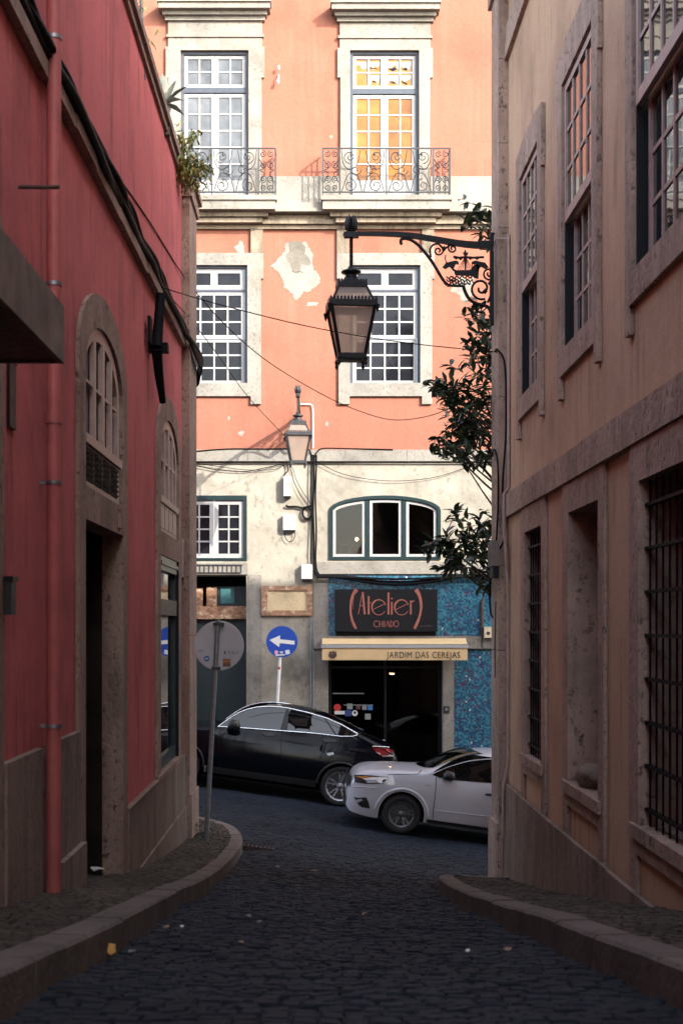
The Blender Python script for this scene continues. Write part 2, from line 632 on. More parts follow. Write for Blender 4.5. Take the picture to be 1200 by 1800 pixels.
def stones(mb, ymin, ymax, xmin, xmax, dx, dy, test, h, gap=0.035, top=0.005, wave=0.05, seed=1, jz=0.006, tilt=0.05):
    rnd = random.Random(seed)
    y = ymin
    row = 0
    while y < ymax:
        x = xmin + (row % 2) * dx * 0.5 + rnd.uniform(-0.02, 0.02)
        while x < xmax:
            sx = dx * rnd.uniform(0.78, 1.2)
            cx = x + sx / 2
            x += sx
            cy = y + wave * math.sin(cx * 2.1 + row * 0.05) + wave * 0.6 * noise.noise(Vector((cx * 1.3, y * 0.8, 3))) * 2 + rnd.uniform(-1, 1) * dy * 0.05
            if not test(cx, cy): continue
            hx, hy = sx * (0.5 - gap / 2), dy * (0.5 - gap / 2) * rnd.uniform(0.92, 1.04)
            zj = rnd.uniform(-jz, jz)
            tx, ty = rnd.uniform(-tilt, tilt), rnd.uniform(-tilt, tilt)
            vs = []
            for k, zz in ((1.0, -0.035), (1.0, -0.004), (0.80, top)):
                for sxx, syy in ((-1, -1), (1, -1), (1, 1), (-1, 1)):
                    px_, py_ = cx + sxx * hx * k, cy + syy * hy * k
                    zt = h(px_, py_) + zz + (zj + tx * sxx * hx + ty * syy * hy if zz > -0.03 else 0)
                    vs.append((px_ + rnd.uniform(-1, 1) * 0.004, py_ + rnd.uniform(-1, 1) * 0.004, zt))
            mb.add(vs, [(8, 9, 10, 11), (4, 5, 9, 8), (5, 6, 10, 9), (6, 7, 11, 10), (7, 4, 8, 11),
                        (0, 1, 5, 4), (1, 2, 6, 5), (2, 3, 7, 6), (3, 0, 4, 7)], False)
        y += dy
        row += 1


gb = base_sheet()
tag(gb.build('ground', M['road_base']), kind='structure')
rb = MB()
onroad = lambda x, y: not in_poly(x, y, road_l) and not in_poly(x, y, road_r) and y < 27.2
stones(rb, 1.5, 18.8, -2.2, 2.6, 0.092, 0.074, onroad, lambda x, y: road_z(x, y) + undul(x, y) - 0.012, seed=2, jz=0.006, tilt=0.06)
stones(rb, 18.8, 27.2, -6.0, 7.5, 0.115, 0.095, onroad, lambda x, y: road_z(x, y) + undul(x, y) - 0.012, seed=3, jz=0.005, tilt=0.05)
tag(rb.build('road', M['cobble']), kind='structure')


def pave_base(poly, name, ymin, ymax, xmin, xmax, add):
    bm = bmesh.new()
    tri = tessellate_polygon([[Vector((a, b, 0)) for a, b in poly]])
    vs = [bm.verts.new((a, b, 0)) for a, b in poly]
    for t in tri:
        try: bm.faces.new([vs[i] for i in t])
        except ValueError: pass
    for ax, lo, hi in ((0, xmin, xmax), (1, ymin, ymax)):
        q = lo
        while q < hi:
            no = (1, 0, 0) if ax == 0 else (0, 1, 0)
            co = (q, 0, 0) if ax == 0 else (0, q, 0)
            bmesh.ops.bisect_plane(bm, geom=bm.verts[:] + bm.edges[:] + bm.faces[:], plane_co=co, plane_no=no)
            q += 0.5
    for v in bm.verts: v.co.z = road_z(v.co.x, v.co.y) + add
    mb = MB()
    bm.verts.index_update()
    mb.add([v.co[:] for v in bm.verts], [tuple(v.index for v in f.verts) for f in bm.faces])
    bm.free()
    return mb


for poly, rg in ((poly_l, (1.5, 21.0, -5.0, -0.6)), (poly_r, (1.5, 20.0, 0.9, 6.0)), (poly_f, (27.4, 28.45, -6.0, 7.0))):
    mb = pave_base(poly, 'pavement', -14, 29, -30, 30, KH - 0.035)
    tag(mb.build('pavement_bed', M['pave_base']), kind='structure')
    mb = MB()
    lim = (lambda x, y: True)
    stones(mb, rg[0], rg[1], rg[2], rg[3], 0.075, 0.072, lambda x, y, poly=poly: in_poly(x, y, poly) and not (x < -1.8 and y < 18.7) and not (x > 2.4 and y < 18.1),
           lambda x, y: road_z(x, y) + KH - 0.018 + 0.35 * undul(x, y), gap=0.13, top=0.010, wave=0.03, seed=5, jz=0.005)
    tag(mb.build('pavement', M['pave']), kind='structure')

# ---------------------------------------------------------------- generic joinery
def sash(ms, mp, u0, u1, z0, z1, n, cols, rows, Mp, fw=0.06, bw=0.028, th=0.05, mid=None, fb=None):
    """frame bars into ms, the glass behind them into mp"""
    fb = fb or fw
    ms.box(u0, u0 + fw, z0, z1, n - th, n, Mp)
    ms.box(u1 - fw, u1, z0, z1, n - th, n, Mp)
    ms.box(u0 + fw, u1 - fw, z0, z0 + fb, n - th, n - 0.002, Mp)
    ms.box(u0 + fw, u1 - fw, z1 - fw, z1, n - th, n - 0.002, Mp)
    iu0, iu1, iz0, iz1 = u0 + fw, u1 - fw, z0 + fb, z1 - fw
    for i in range(1, cols):
        c = iu0 + (iu1 - iu0) * i / cols
        ms.box(c - bw / 2, c + bw / 2, iz0, iz1, n - th * 0.8, n - 0.008, Mp)
    for i in range(1, rows):
        c = iz0 + (iz1 - iz0) * i / rows
        ms.box(iu0, iu1, c - bw / 2, c + bw / 2, n - th * 0.75, n - 0.012, Mp)
    if mp is not None:
        mp.box(iu0 - 0.01, iu1 + 0.01, iz0 - 0.01, iz1 + 0.01, n - th * 0.6, n - th * 0.5, Mp)


def wallmesh(outer, holes, Mp, depth=0.25):
    mb = MB()
    mb.flat(outer, holes, 0, Mp)
    for hl in holes: mb.strip(hl, 0, -depth, Mp)
    return mb


def reveal_stone(mb, loop, n0, n1, Mp, off=0.003):
    """a lining just inside a hole"""
    cu = sum(a for a, _ in loop) / len(loop); cz = sum(b for _, b in loop) / len(loop)
    l2 = [(a + (off if a < cu else -off), b + (off if b < cz else -off)) for a, b in loop]
    mb.strip(l2, n0, n1, Mp)


M['recess'] = plain('dark_recess', (0.02, 0.015, 0.013), 0.9, var=0.4, scale=5, spec=0.1)  # shade deep inside the doorways, put into the wall colour
M['slat'] = plain('louvre_slat', (0.10, 0.075, 0.065), 0.6)
M['slate_dark'] = plain('dark_window_box', (0.008, 0.01, 0.013), 0.6, spec=0.2)

# ---------------------------------------------------------------- red building (left)
LTOP, LEND = E + 5.70, 18.9
red = thing('red_building', 'dark red rendered building with arched stone windows and a terrace on top', 'building', (-XL, 12, E - 2))
bays = [(5.2, 7.77), (10.22, 12.79), (15.22, 17.79)]
W_in = 0.28
ZT, ZS = E + 2.62, E + 2.0
holes = []
for k, (a, b) in enumerate(bays):
    holes.append(arch(a + W_in, b - W_in, E + 1.04, E + 1.93, E + 2.36))
    if k == 2: holes.append(rect(a + W_in, b - W_in, E - 1.63, E + 0.78))
door_bot = [E - 2.1, E - 2.6]
for k in (0, 1):
    a, b = bays[k]
    holes.append(rect(a + W_in, b - W_in, -0.6, E + 0.79))
w = wallmesh([(-45, -2.0), (-45, E + 3.5), (-14, E + 3.5), (-14, LTOP), (LEND, LTOP), (LEND, -2.0)], holes, ML, 0.35)  # low stretch behind the camera added to block low skylight
w.add([(-XL, LEND, -2), (-12, LEND, -2), (-12, LEND, LTOP), (-XL, LEND, LTOP)], [(0, 1, 2, 3)])
w.build('wall', M['red'], red)
# far side wall along the cross street continues behind the pilaster
rf = MB()
rf.box(-12, -XL - 0.02, -14, LEND - 0.02, LTOP - 0.3, LTOP - 0.02)
rf.build('terrace_roof', M['plinth_stone'], red)
c = MB()
c.box(-14, LEND + 0.02, LTOP + 0.003, LTOP + 0.09, -0.4, 0.07, ML)
c.box(-14, LEND + 0.02, LTOP - 0.08, LTOP - 0.002, 0.003, 0.035, ML)
c.build('coping', M['brown_stone'], red)
c = MB()
rnd = random.Random(11)
u = 4.0
while u < LEND - 0.01:
    v = min(u + rnd.uniform(0.9, 1.6), LEND)
    zz = E + 3.50 + 0.012 * (u - 9)
    c.box(u, v - 0.006, zz - 0.05 + rnd.uniform(-0.01, 0.01), zz + 0.05, 0.003, 0.065 + rnd.uniform(-0.008, 0.008), ML)
    u = v
c.build('string_course', M['brown_stone'], red)
# rendered stone bays
for k, (a, b) in enumerate(bays):
    out = arch(a, b, -0.6 if k < 2 else E - 1.66, ZS, ZT)
    hl = [arch(a + W_in, b - W_in, E + 1.04, E + 1.93, E + 2.36)]
    zb = E - 1.63
    if k < 2:
        # a door bay: jambs go to the ground
        out = [(a, -0.6)] + arch(a, b, -0.6, ZS, ZT)[1:-1] + [(b, -0.6), (b - W_in, -0.6), (b - W_in, E + 0.79), (a + W_in, E + 0.79), (a + W_in, -0.6)]
    else:
        hl.append(rect(a + W_in, b - W_in, zb + 0.02, E + 0.78))
    s = MB()
    s.prism(out, hl, 0.003, 0.035, ML)
    for h_ in hl: reveal_stone(s, h_, 0.003, -0.26, ML)
    if k < 2:
        reveal_stone(s, rect(a + W_in, b - W_in, -0.6, E + 0.79), 0.003, -0.15, ML)
    win = s.build('window', M['brown_stone'], red)
    # arched sash: four tall lights above a louvred or panelled base
    fr, gl, lv = MB(), MB(), MB()
    u0, u1 = a + W_in, b - W_in
    n = 0.012
    zf = u1
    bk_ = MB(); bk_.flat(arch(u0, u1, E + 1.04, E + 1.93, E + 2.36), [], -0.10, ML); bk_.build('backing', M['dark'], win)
    u1 = u1 - 0.11
    uc, hw = (u0 + u1) / 2, (u1 - u0) / 2
    oa = arch(u0, u1, E + 1.04, E + 1.93, E + 2.36)
    ia = arch(u0 + 0.09, u1 - 0.09, E + 1.40, E + 1.90, E + 2.25)
    fr.prism(oa, [ia], n - 0.05, n, ML)
    gl.flat(ia, [], n - 0.035, ML)
    for i in range(1, 4):
        q = u0 + 0.09 + (u1 - u0 - 0.18) * i / 4
        zt = E + 1.90 + 0.35 * math.sqrt(max(0, 1 - ((q - uc) / (hw - 0.09)) ** 2))
        wd = 0.05 if i == 2 else 0.032
        fr.box(q - wd, q + wd, E + 1.40, zt - 0.002, n - 0.03, n + 0.012, ML)
    fr.box(u0 + 0.01, u1 - 0.01, E + 1.36, E + 1.43, n - 0.01, n + 0.03, ML)
    for i in range(4):
        q0 = u0 + 0.11 + (u1 - u0 - 0.2) * i / 4
        q1 = u0 + 0.09 + (u1 - u0 - 0.2) * (i + 1) / 4 - 0.03
        fr.box(q0 + 0.02, q1 - 0.02, E + 1.83, E + 1.85, n - 0.03, n + 0.004, ML)
    sa = fr.build('sash', M['mauve_paint'], win)
    gl.build('pane', M['glass'], win)
    if k < 2:
        for i in range(4):
            q0 = u0 + 0.12 + (u1 - u0 - 0.2) * i / 4
            q1 = q0 + (u1 - u0 - 0.2) / 4 - 0.06
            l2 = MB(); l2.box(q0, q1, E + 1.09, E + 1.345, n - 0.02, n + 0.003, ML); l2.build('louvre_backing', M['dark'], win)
            l2 = MB()
            for j in range(6):
                z = E + 1.10 + j * 0.042
                l2.add([ML(q0, z, n + 0.006), ML(q1, z, n + 0.006), ML(q1, z + 0.016, n + 0.022), ML(q0, z + 0.016, n + 0.022)], [(0, 1, 2, 3)])
            l2.build('louvre', M['slat'], win)
    if k == 2:
        for i in range(4):
            q0 = u0 + 0.13 + (u1 - u0 - 0.2) * i / 4
            l2 = MB(); l2.box(q0, q0 + (u1 - u0 - 0.2) / 4 - 0.07, E + 1.09, E + 1.345, n - 0.02, n + 0.008, ML); l2.build('lower_panel', M['mauve_paint'], win)
    # below
    if k == 2:
        s = MB(); g = MB()
        n = -0.005
        zt = E + 0.78
        s.box(u0, u0 + 0.09, zb + 0.02, zt, n - 0.06, n, ML); u1 = zf; s.box(u1 - 0.09, u1, zb + 0.02, zt, n - 0.06, n, ML)
        s.box(u0 + 0.09, u1 - 0.09, zt - 0.16, zt, n - 0.06, n + 0.02, ML); s.box(u0 + 0.09, u1 - 0.09, zt - 0.10, zt - 0.06, n + 0.02, n + 0.04, ML)
        s.box(u0 + 0.09, u1 - 0.09, zb + 0.02, zb + 0.16, n - 0.06, n, ML)
        s.box(u0 + 0.09, u1 - 0.09, E + 0.12, E + 0.30, n - 0.06, n + 0.02, ML)
        g.box(u0 + 0.08, u1 - 0.08, zb + 0.1, zt - 0.1, n - 0.04, n - 0.03, ML)
        wn = s.build('shop_window', M['green_paint'], red)
        g.build('pane', glass_dark('shop_glass', (0.01, 0.012, 0.014), 0.01, 1.55, 0.0), wn)
        sl = MB(); sl.box(a - 0.02, b + 0.02, zb - 0.04, zb + 0.018, -0.16, 0.06, ML); sl.build('sill', M['brown_stone'], wn)
        s2 = MB(); s2.box(u1 - 0.02, u1 - 0.004, zb + 0.03, zt, -0.1, 0.03, ML); s2.build('dark_jamb', M['slate_dark'], wn)
    else:
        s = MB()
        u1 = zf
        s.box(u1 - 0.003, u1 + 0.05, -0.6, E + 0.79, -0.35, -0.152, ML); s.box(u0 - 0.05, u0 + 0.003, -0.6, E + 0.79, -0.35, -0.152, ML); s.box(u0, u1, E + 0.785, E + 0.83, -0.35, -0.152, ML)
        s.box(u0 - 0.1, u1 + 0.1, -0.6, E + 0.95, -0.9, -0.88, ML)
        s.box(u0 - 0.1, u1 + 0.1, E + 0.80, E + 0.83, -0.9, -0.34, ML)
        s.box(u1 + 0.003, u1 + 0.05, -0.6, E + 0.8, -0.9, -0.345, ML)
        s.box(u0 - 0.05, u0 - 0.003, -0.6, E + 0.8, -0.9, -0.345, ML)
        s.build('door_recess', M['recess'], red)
        s = MB()
        s.box(u0 + 0.02, u1 - 0.75, -0.6, E + 0.72, -0.78, -0.72, ML)
        d_ = s.build('door', M['green_paint'], red)
        s = MB()
        s.box(u1 - 0.70, u1 - 0.02, -0.6, E + 0.72, -0.8, -0.76, ML)
        s.build('door_leaf', M['red'], red)
    # keystone tab under the window
    if k < 2:
        s = MB(); s.box(b - 0.62, b - 0.50, E + 0.84, E + 1.0, 0.036, 0.06, ML); s.build('keystone', M['brown_stone'], red)
# plinths
s = MB()
s.box(7.78, 8.78, -0.9 + 0.0, E - 0.755, 0.004, 0.05, ML)
s.box(9.02, 10.2, -0.9, E - 0.755, 0.004, 0.05, ML)
s.box(9.3, 10.21, -0.9, E - 1.55, 0.051, 0.09, ML)
x = 12.80
while x < 18.2:
    x2 = min(x + 0.95, 18.2)
    s.box(x, x2 - 0.008, -0.9, E - 1.66, 0.004, 0.05, ML)
    x = x2
s.box(12.80, 18.2, -0.9, E - 2.3, 0.051, 0.07, ML)
s.box(12.80, 18.2, E - 1.658, E - 1.645, 0.0, 0.058, ML)
s.build('plinth', M['plinth_stone'], red)
# corner pilaster, two faces
s = MB()
for i in range(10):
    z0 = -0.9 + i * 1.02
    z1 = min(z0 + 1.014, E + 5.5)
    e = 0.03 if i == 1 or i == 0 else 0
    s.box(18.22, 19.25, z0, z1, -0.3, 0.10 + e, ML)
s.box(18.19, 19.28, E + 5.50, E + 5.68, -0.3, 0.13, ML)
s.box(18.12, 19.33, E + 5.683, E + 5.76, -0.3, 0.17, ML)
s.build('corner_pilaster', M['brown_stone'], red)
# small address plaque
s = MB(); s.box(ld(317), ld(323), E + 0.62, E + 1.10, 0.003, 0.03, ML)
pl = thing('wall_plaque', 'narrow pale plaque on the red wall beside the corner pilaster', 'plaque', ML(18.2, E + 0.8, 0))
s.build('panel', M['mauve_paint'], pl)
s = MB(); s.box(ld(317.7), ld(322.3), E + 0.66, E + 1.06, 0.031, 0.034, ML); s.build('inset', M['brown_stone'], pl)

# drain pipe
dp = thing('drainpipe', 'red painted downpipe running down the red wall beside the door', 'drainpipe', ML(8.95, road_z(-1.7, 8.9) + 0.12, 0.07))
s = MB()
zb = road_z(-1.7, 8.9) + 0.13
s.tube([ML(8.95, zb, 0.085), ML(8.95, E + 4.9, 0.085)], 0.047, 14)
s.tube([ML(8.95, E + 1.27, 0.085), ML(8.95, E + 1.34, 0.085)], 0.055, 14)
s.tube([ML(8.95, E + 4.9, 0.085), ML(8.95, LTOP, 0.085)], 0.047, 14)
s.build('pipe', plain('red_pipe_paint', (0.38, 0.092, 0.085), 0.55, scale=6), dp)
for z in (E + 3.70, E + 2.15, E + 0.90, E - 0.63, E + 4.6):
    s = MB(); s.tube([ML(8.95, z - 0.012, 0.085), ML(8.95, z + 0.012, 0.085)], 0.053, 14); s.box(8.93, 8.97, z - 0.01, z + 0.01, 0, 0.06, ML)
    s.build('clamp', M['metal'], dp)

# canopy over the nearer door
cn = thing('door_canopy', 'dark weathered metal canopy jutting out over the near doorway on the red wall', 'canopy', ML(6.3, E + 1.3, 0))
s = MB()
s.box(3.6, 7.0, E + 1.29, E + 1.57, 0.47, 0.5, ML)
s.box(6.97, 7.0, E + 1.29, E + 1.57, 0.0, 0.468, ML)
s.build('fascia', plain('weathered_metal', (0.15, 0.122, 0.10), 0.7, var=0.6, scale=5, bump=0.3), cn)
s = MB(); s.box(3.6, 6.965, E + 1.30, E + 1.33, 0.0, 0.465, ML); s.build('soffit', M['black_iron'], cn)
s = MB(); s.box(3.6, 6.965, E + 1.50, E + 1.53, 0.0, 0.465, ML); s.build('top_sheet', M['grey_iron'], cn)

s = MB(); s.tube([ML(8.3, E + 2.56, 0), ML(8.3, E + 2.56, 0.24)], 0.012, 8)
tag(s.build('wall_rod', M['rusty_iron'], None, ML(8.3, E + 2.56, 0)), 'short thin iron rod sticking straight out of the red wall', 'rod')
lb = thing('letter_box', 'small dark metal letter box fixed to the wall at the picture edge', 'letter box', ML(7.95, E + 0.1, 0))
s = MB(); s.box(7.74, 7.86, E + 0.06, E + 0.24, 0.04, 0.08, ML); s.build('box', M['grey_iron'], lb)
s = MB(); s.box(7.73, 7.87, E + 0.243, E + 0.27, 0.04, 0.09, ML); s.build('lid', M['black_iron'], lb)
sh = thing('shutter_board', 'dark upright shutter board fixed on the red wall below the canopy', 'shutter', ML(8.1, E + 1.3, 0))  # plain dark shutter board, carries no lantern
s = MB(); s.box(7.98, 8.15, E + 1.12, E + 1.49, 0.003, 0.02, ML); s.build('board', M['black_iron'], sh)
s = MB(); s.box(7.97, 8.16, E + 1.492, E + 1.51, 0.003, 0.025, ML); s.build('cap', M['grey_iron'], sh)

# black iron fixing bar
ib = thing('iron_wall_bracket', 'black split iron bracket bar hanging on the red wall under the cables', 'bracket', ML(14.7, E + 2.9, 0))
s = MB()
s.tube([ML(14.7, E + 3.43, 0.12), ML(14.66, E + 3.1, 0.10), ML(14.6, E + 2.86, 0.09)], [0.05, 0.052, 0.06], 6)
s.box(14.3, 14.5, E + 2.85, E + 3.12, 0.03, 0.06, ML)
s.build('upper_bar', M['cable'], ib)
s = MB()
s.tube([ML(14.6, E + 2.84, 0.09), ML(14.72, E + 2.6, 0.10), ML(14.9, E + 2.34, 0.12)], [0.06, 0.05, 0.035], 6)
s.build('lower_bar', M['cable'], ib)
s = MB(); s.box(14.6, 14.75, E + 2.82, E + 2.91, 0.003, 0.2, ML); s.build('stub', M['cable'], ib)

# ---------------------------------------------------------------- tan building (right)
RTOP, REND = E + 8.1, 18.35
tan = thing('tan_building', 'tan rendered building with tall sash windows and stone trim on the right of the alley', 'building', (XR, 12, E - 2))
wins = [(15.06, 16.40), (12.06, 13.54), (8.98, 10.50)]
low = [(14.85, 16.05), (11.82, 13.24), (8.6, 10.32)]
ZU0, ZU1 = E + 2.62, E + 5.14
holes = [rect(a, b, ZU0, ZU1) for a, b in wins] + [rect(a, b, E - 1.45, E + 1.05) for a, b in low]
w = wallmesh([(-45, -1.5), (-45, E + 4.5), (-14, E + 4.5), (-14, RTOP), (REND, RTOP), (REND, -1.5)], holes, MR, 0.35)  # unseen lower run past the camera, added to cut skylight in the alley
w.add([(XR, REND, -3), (24, REND, -3), (24, REND, RTOP), (XR, REND, RTOP)], [(0, 1, 2, 3)])
w.build('wall', M['tan'], tan)
s = MB(); s.box(XR + 0.02, 24, -14, REND - 0.02, RTOP - 0.3, RTOP - 0.004); s.build('roof', M['plinth_stone'], tan)
s = MB(); s.box(-14, 14.8, RTOP + 0.045, RTOP + 0.85, -4.0, 0.0, MR); s.build('sun_blocker', M['tan'], tan)  # unseen block added on the roof to keep sun off the red wall
s = MB(); s.box(-14, REND + 0.12, RTOP - 0.12, RTOP + 0.04, 0.003, 0.16, MR); s.build('eaves', M['mauve_stone'], tan)
s = MB()
u = -6.0
rnd = random.Random(4)
while u < 17.6:
    v = min(u + rnd.uniform(1.3, 2.0), 17.62)
    s.box(u, v - 0.005, E + 1.335 + rnd.uniform(-0.004, 0.004), E + 1.61, 0.003, 0.06 + rnd.uniform(-0.005, 0.005), MR)
    u = v
s.build('string_course', M['mauve_stone'], tan)
s = MB(); s.box(-4, 17.8, E + 7.02, E + 7.2, 0.003, 0.05, MR); s.box(-4, 17.72, E + 7.202, E + 7.42, 0.003, 0.035, MR); s.build('upper_sill_band', M['mauve_stone'], tan)
for k, (a, b) in enumerate(wins):
    s = MB()
    L, Rr = a - 0.29, b + 0.27
    out = [(L + 0.04, E + 2.20), (L + 0.04, ZU1 - 0.35), (L, ZU1 - 0.35), (L, ZU1 + 0.30), (L + 0.5, ZU1 + 0.36), (Rr - 0.5, ZU1 + 0.36), (Rr, ZU1 + 0.30), (Rr, ZU1 - 0.35), (Rr - 0.04, ZU1 - 0.35),
           (Rr - 0.04, E + 2.17), (Rr - 0.18, E + 2.17), (Rr - 0.18, E + 2.38), (L + 0.18, E + 2.38), (L + 0.18, E + 2.20)]
    hl = rect(a, b, ZU0, ZU1)
    s.prism(out, [hl], 0.003, 0.045, MR)
    reveal_stone(s, hl, 0.003, -0.30, MR)
    wn = s.build('window', M['mauve_stone'], tan)
    fs = MB(); fs.box(b - 0.028, b - 0.004, ZU0 + 0.005, ZU1 - 0.005, -0.29, 0.01, MR); fs.box(a + 0.004, b - 0.03, ZU0 + 0.005, E + 3.8, -0.24, -0.22, MR); fs.build('box_frame', M['slate_dark'], wn)
    fs, fp = MB(), MB()
    mz = E + 3.82
    sash(fs, fp, a + 0.012, b - 0.035, mz, ZU1 - 0.02, 0.02, 4, 3, MR, 0.065, 0.035, 0.045, fb=0.10)
    fs.build('upper_sash', M['mauve_paint'], wn); fp.build('pane', M['glass'], wn)
    fs, fp = MB(), MB()
    sash(fs, fp, a + 0.012, b - 0.09, ZU0 + 0.02, mz + 0.06, -0.06, 4, 3, MR, 0.06, 0.035, 0.045)
    fs.build('lower_sash', M['mauve_paint'], wn); fp.build('pane', M['glass'], wn)
for k, (a, b) in enumerate(low):
    s = MB()
    L, Rr = a - 0.24, b + 0.30
    zb = E - 1.45
    out = [(L, -1.2), (L, E + 1.33), (Rr, E + 1.33), (Rr, -1.2), (Rr - 0.22, -1.2), (Rr - 0.22, zb - 0.22), (L + 0.22, zb - 0.22), (L + 0.22, -1.2)]
    hl = rect(a, b, zb, E + 1.05)
    s.prism(out, [hl], 0.003, 0.035, MR)
    reveal_stone(s, hl, 0.003, -0.32, MR)
    wn = s.build('niche' if k == 1 else 'barred_window', M['mauve_stone'], tan)
    s = MB(); s.box(L + 0.10, Rr - 0.10, zb - 0.10, zb + 0.002, -0.3, 0.065, MR); s.build('sill', M['mauve_stone'], wn)
    if k == 1:
        s = MB(); s.box(a - 0.01, b + 0.01, zb - 0.01, E + 1.06, -0.26, -0.24, MR); s.build('infill', stone('rough_plaster', (0.2, 0.14, 0.12), 0.6, streaky=True, dirt_amt=0.7), wn)
    else:
        s = MB(); s.box(a - 0.01, b + 0.01, zb - 0.01, E + 1.06, -0.30, -0.28, MR); s.build('pane', M['dark'], wn)
        nb = 7 if k == 0 else 9
        s = MB()
        for i in range(nb):
            q = a + (b - a) * (i + 0.5) / nb
            s.tube([MR(q, zb, -0.03), MR(q, E + 1.05, -0.03)], 0.008, 6)
        for i in range(8):
            z = zb + 0.12 + i * 0.315
            s.box(a, b, z - 0.012, z + 0.012, -0.05, -0.01, MR)
        s.build('grille', M['cable'], wn)
s = MB()
u = 17.62
rnd = random.Random(8)
while u > 8.7:
    v = u - rnd.uniform(1.0, 1.5)
    s.box(v + 0.006, u, -1.2, E - 1.94 + rnd.uniform(-0.004, 0.004), 0.036, 0.075 + rnd.uniform(-0.005, 0.006), MR)
    u = v
s.build('plinth', M['plinth_stone'], tan)
s = MB()
for i in range(12):
    z0 = -1.2 + i * 1.05
    z1 = min(z0 + 1.043, RTOP - 0.13)
    s.box(17.66, REND + 0.03, z0, z1, -0.4, 0.12, MR)
s.box(17.6, REND + 0.06, -1.2, E - 2.45, -0.4, 0.16, MR)
s.build('corner_pilaster', M['mauve_stone'], tan)
# ---------------------------------------------------------------- facing building
fac = thing('orange_building', 'salmon orange townhouse with white stone window surrounds, iron balconies and a pale stone ground floor', 'building', (0, YF + 4, -0.5))
FT = E + 12.9
fw_ = lambda a, b, c, d: rect(fx(a), fx(b), fz(d), fz(c))
upW = [(318, 437), (615, 736)]
upZ = (90, 356)
midW = [(317, 435), (615, 738)]
midZ = (467, 674)
g_sq = (318, 434, 871, 986)
arch_loop = arch(fx(578), fx(774), fz(984), fz(897), fz(871), 16)
cafe = (577, 778, 1146, 1400)
ldoor = (318, 433, 1012, 1400)
zsplit = fz(792)
ho = [fw_(a, b, *upZ) for a, b in upW] + [fw_(a, b, *midZ) for a, b in midW]
w = wallmesh([(-9, zsplit), (-9, FT), (11, FT), (11, zsplit)], ho, MF, 0.30)
w.add([MF(-9, FT, 0), MF(11, FT, 0), (11, YF + 9, FT), (-9, YF + 9, FT)], [(0, 1, 2, 3)])
w.build('wall', M['orange'], fac)
cz = fz(1400)
out = [(-9, -1.6), (-9, zsplit), (11, zsplit), (11, -1.6), (fx(778), -1.6), (fx(778), fz(1146)), (fx(577), fz(1146)), (fx(577), -1.6),
       (fx(433), -1.6), (fx(433), fz(1012)), (fx(318), fz(1012)), (fx(318), -1.6)]
w = MB()
w.flat(out, [fw_(*g_sq), arch_loop], 0.0, MF)
for hl in (fw_(*g_sq), arch_loop): w.strip(hl, 0, -0.3, MF)
w.strip(rect(fx(318), fx(433), -1.6, fz(1012)), 0, -0.45, MF)
w.strip(rect(fx(577), fx(778), -1.6, fz(1146)), 0, -0.3, MF)
w.build('ground_floor_wall', M['cream'], fac)
# white band between the storeys
s = MB()
u = fx(100)
rnd = random.Random(5)
while u < fx(1100):
    v = u + rnd.uniform(1.2, 2.2)
    s.box(u, v - 0.006, fz(811), fz(791), 0.003, 0.05 + rnd.uniform(-.003, .003), MF)
    u = v
s.build('string_course', M['white_stone'], fac)
# ashlar joints of the ground floor are proud blocks round the arch and left bay
s = MB()
for a, b, c_, d_ in ((437, 460, 1010, 1240), (551, 574, 1022, 1145)):
    z = fz(1385)
    while z < fz(c_):
        z2 = min(z + 0.52, fz(c_))
        s.box(fx(a), fx(b), z, z2 - 0.005, 0.003, 0.02, MF)
        z = z2
    if a == 437: s.build('pilaster', M['white_stone'], fac); s = MB()
s.build('pilaster', M['white_stone'], fac); s = MB(); s.box(fx(551), fx(575), fz(1390), fz(1146), 0.003, 0.05, MF)
s.build('door_jamb', M['white_stone'], fac); s = MB()
s.box(fx(778), fx(797), fz(1390), fz(1141), 0.003, 0.05, MF)
s.build('door_jamb', M['white_stone'], fac)
s = MB(); s.box(fx(552), fx(872), fz(1140), fz(1118), 0.006, 0.07, MF); s.build('shop_lintel', M['white_stone'], fac)
s = MB(); s.box(fx(555), fx(900), fz(1009), fz(988), 0.003, 0.06, MF); s.build('arched_window_sill', M['white_stone'], fac)
s = MB(); s.box(fx(300), fx(436), fz(1010), fz(990), 0.003, 0.05, MF); s.build('square_window_sill', M['white_stone'], fac)
s = MB(); s.box(fx(577), fx(960), fz(1117.5), fz(1009.5), 0.003, 0.012, MF); s.box(fx(797.5), fx(960), fz(1400), fz(1140.5), 0.003, 0.012, MF)
s.build('mosaic_cladding', M['mosaic'], fac)
s = MB(); s.box(fx(872), fx(960), fz(1140), fz(1118), 0.013, 0.05, MF); s.build('band_end', M['white_stone'], fac)

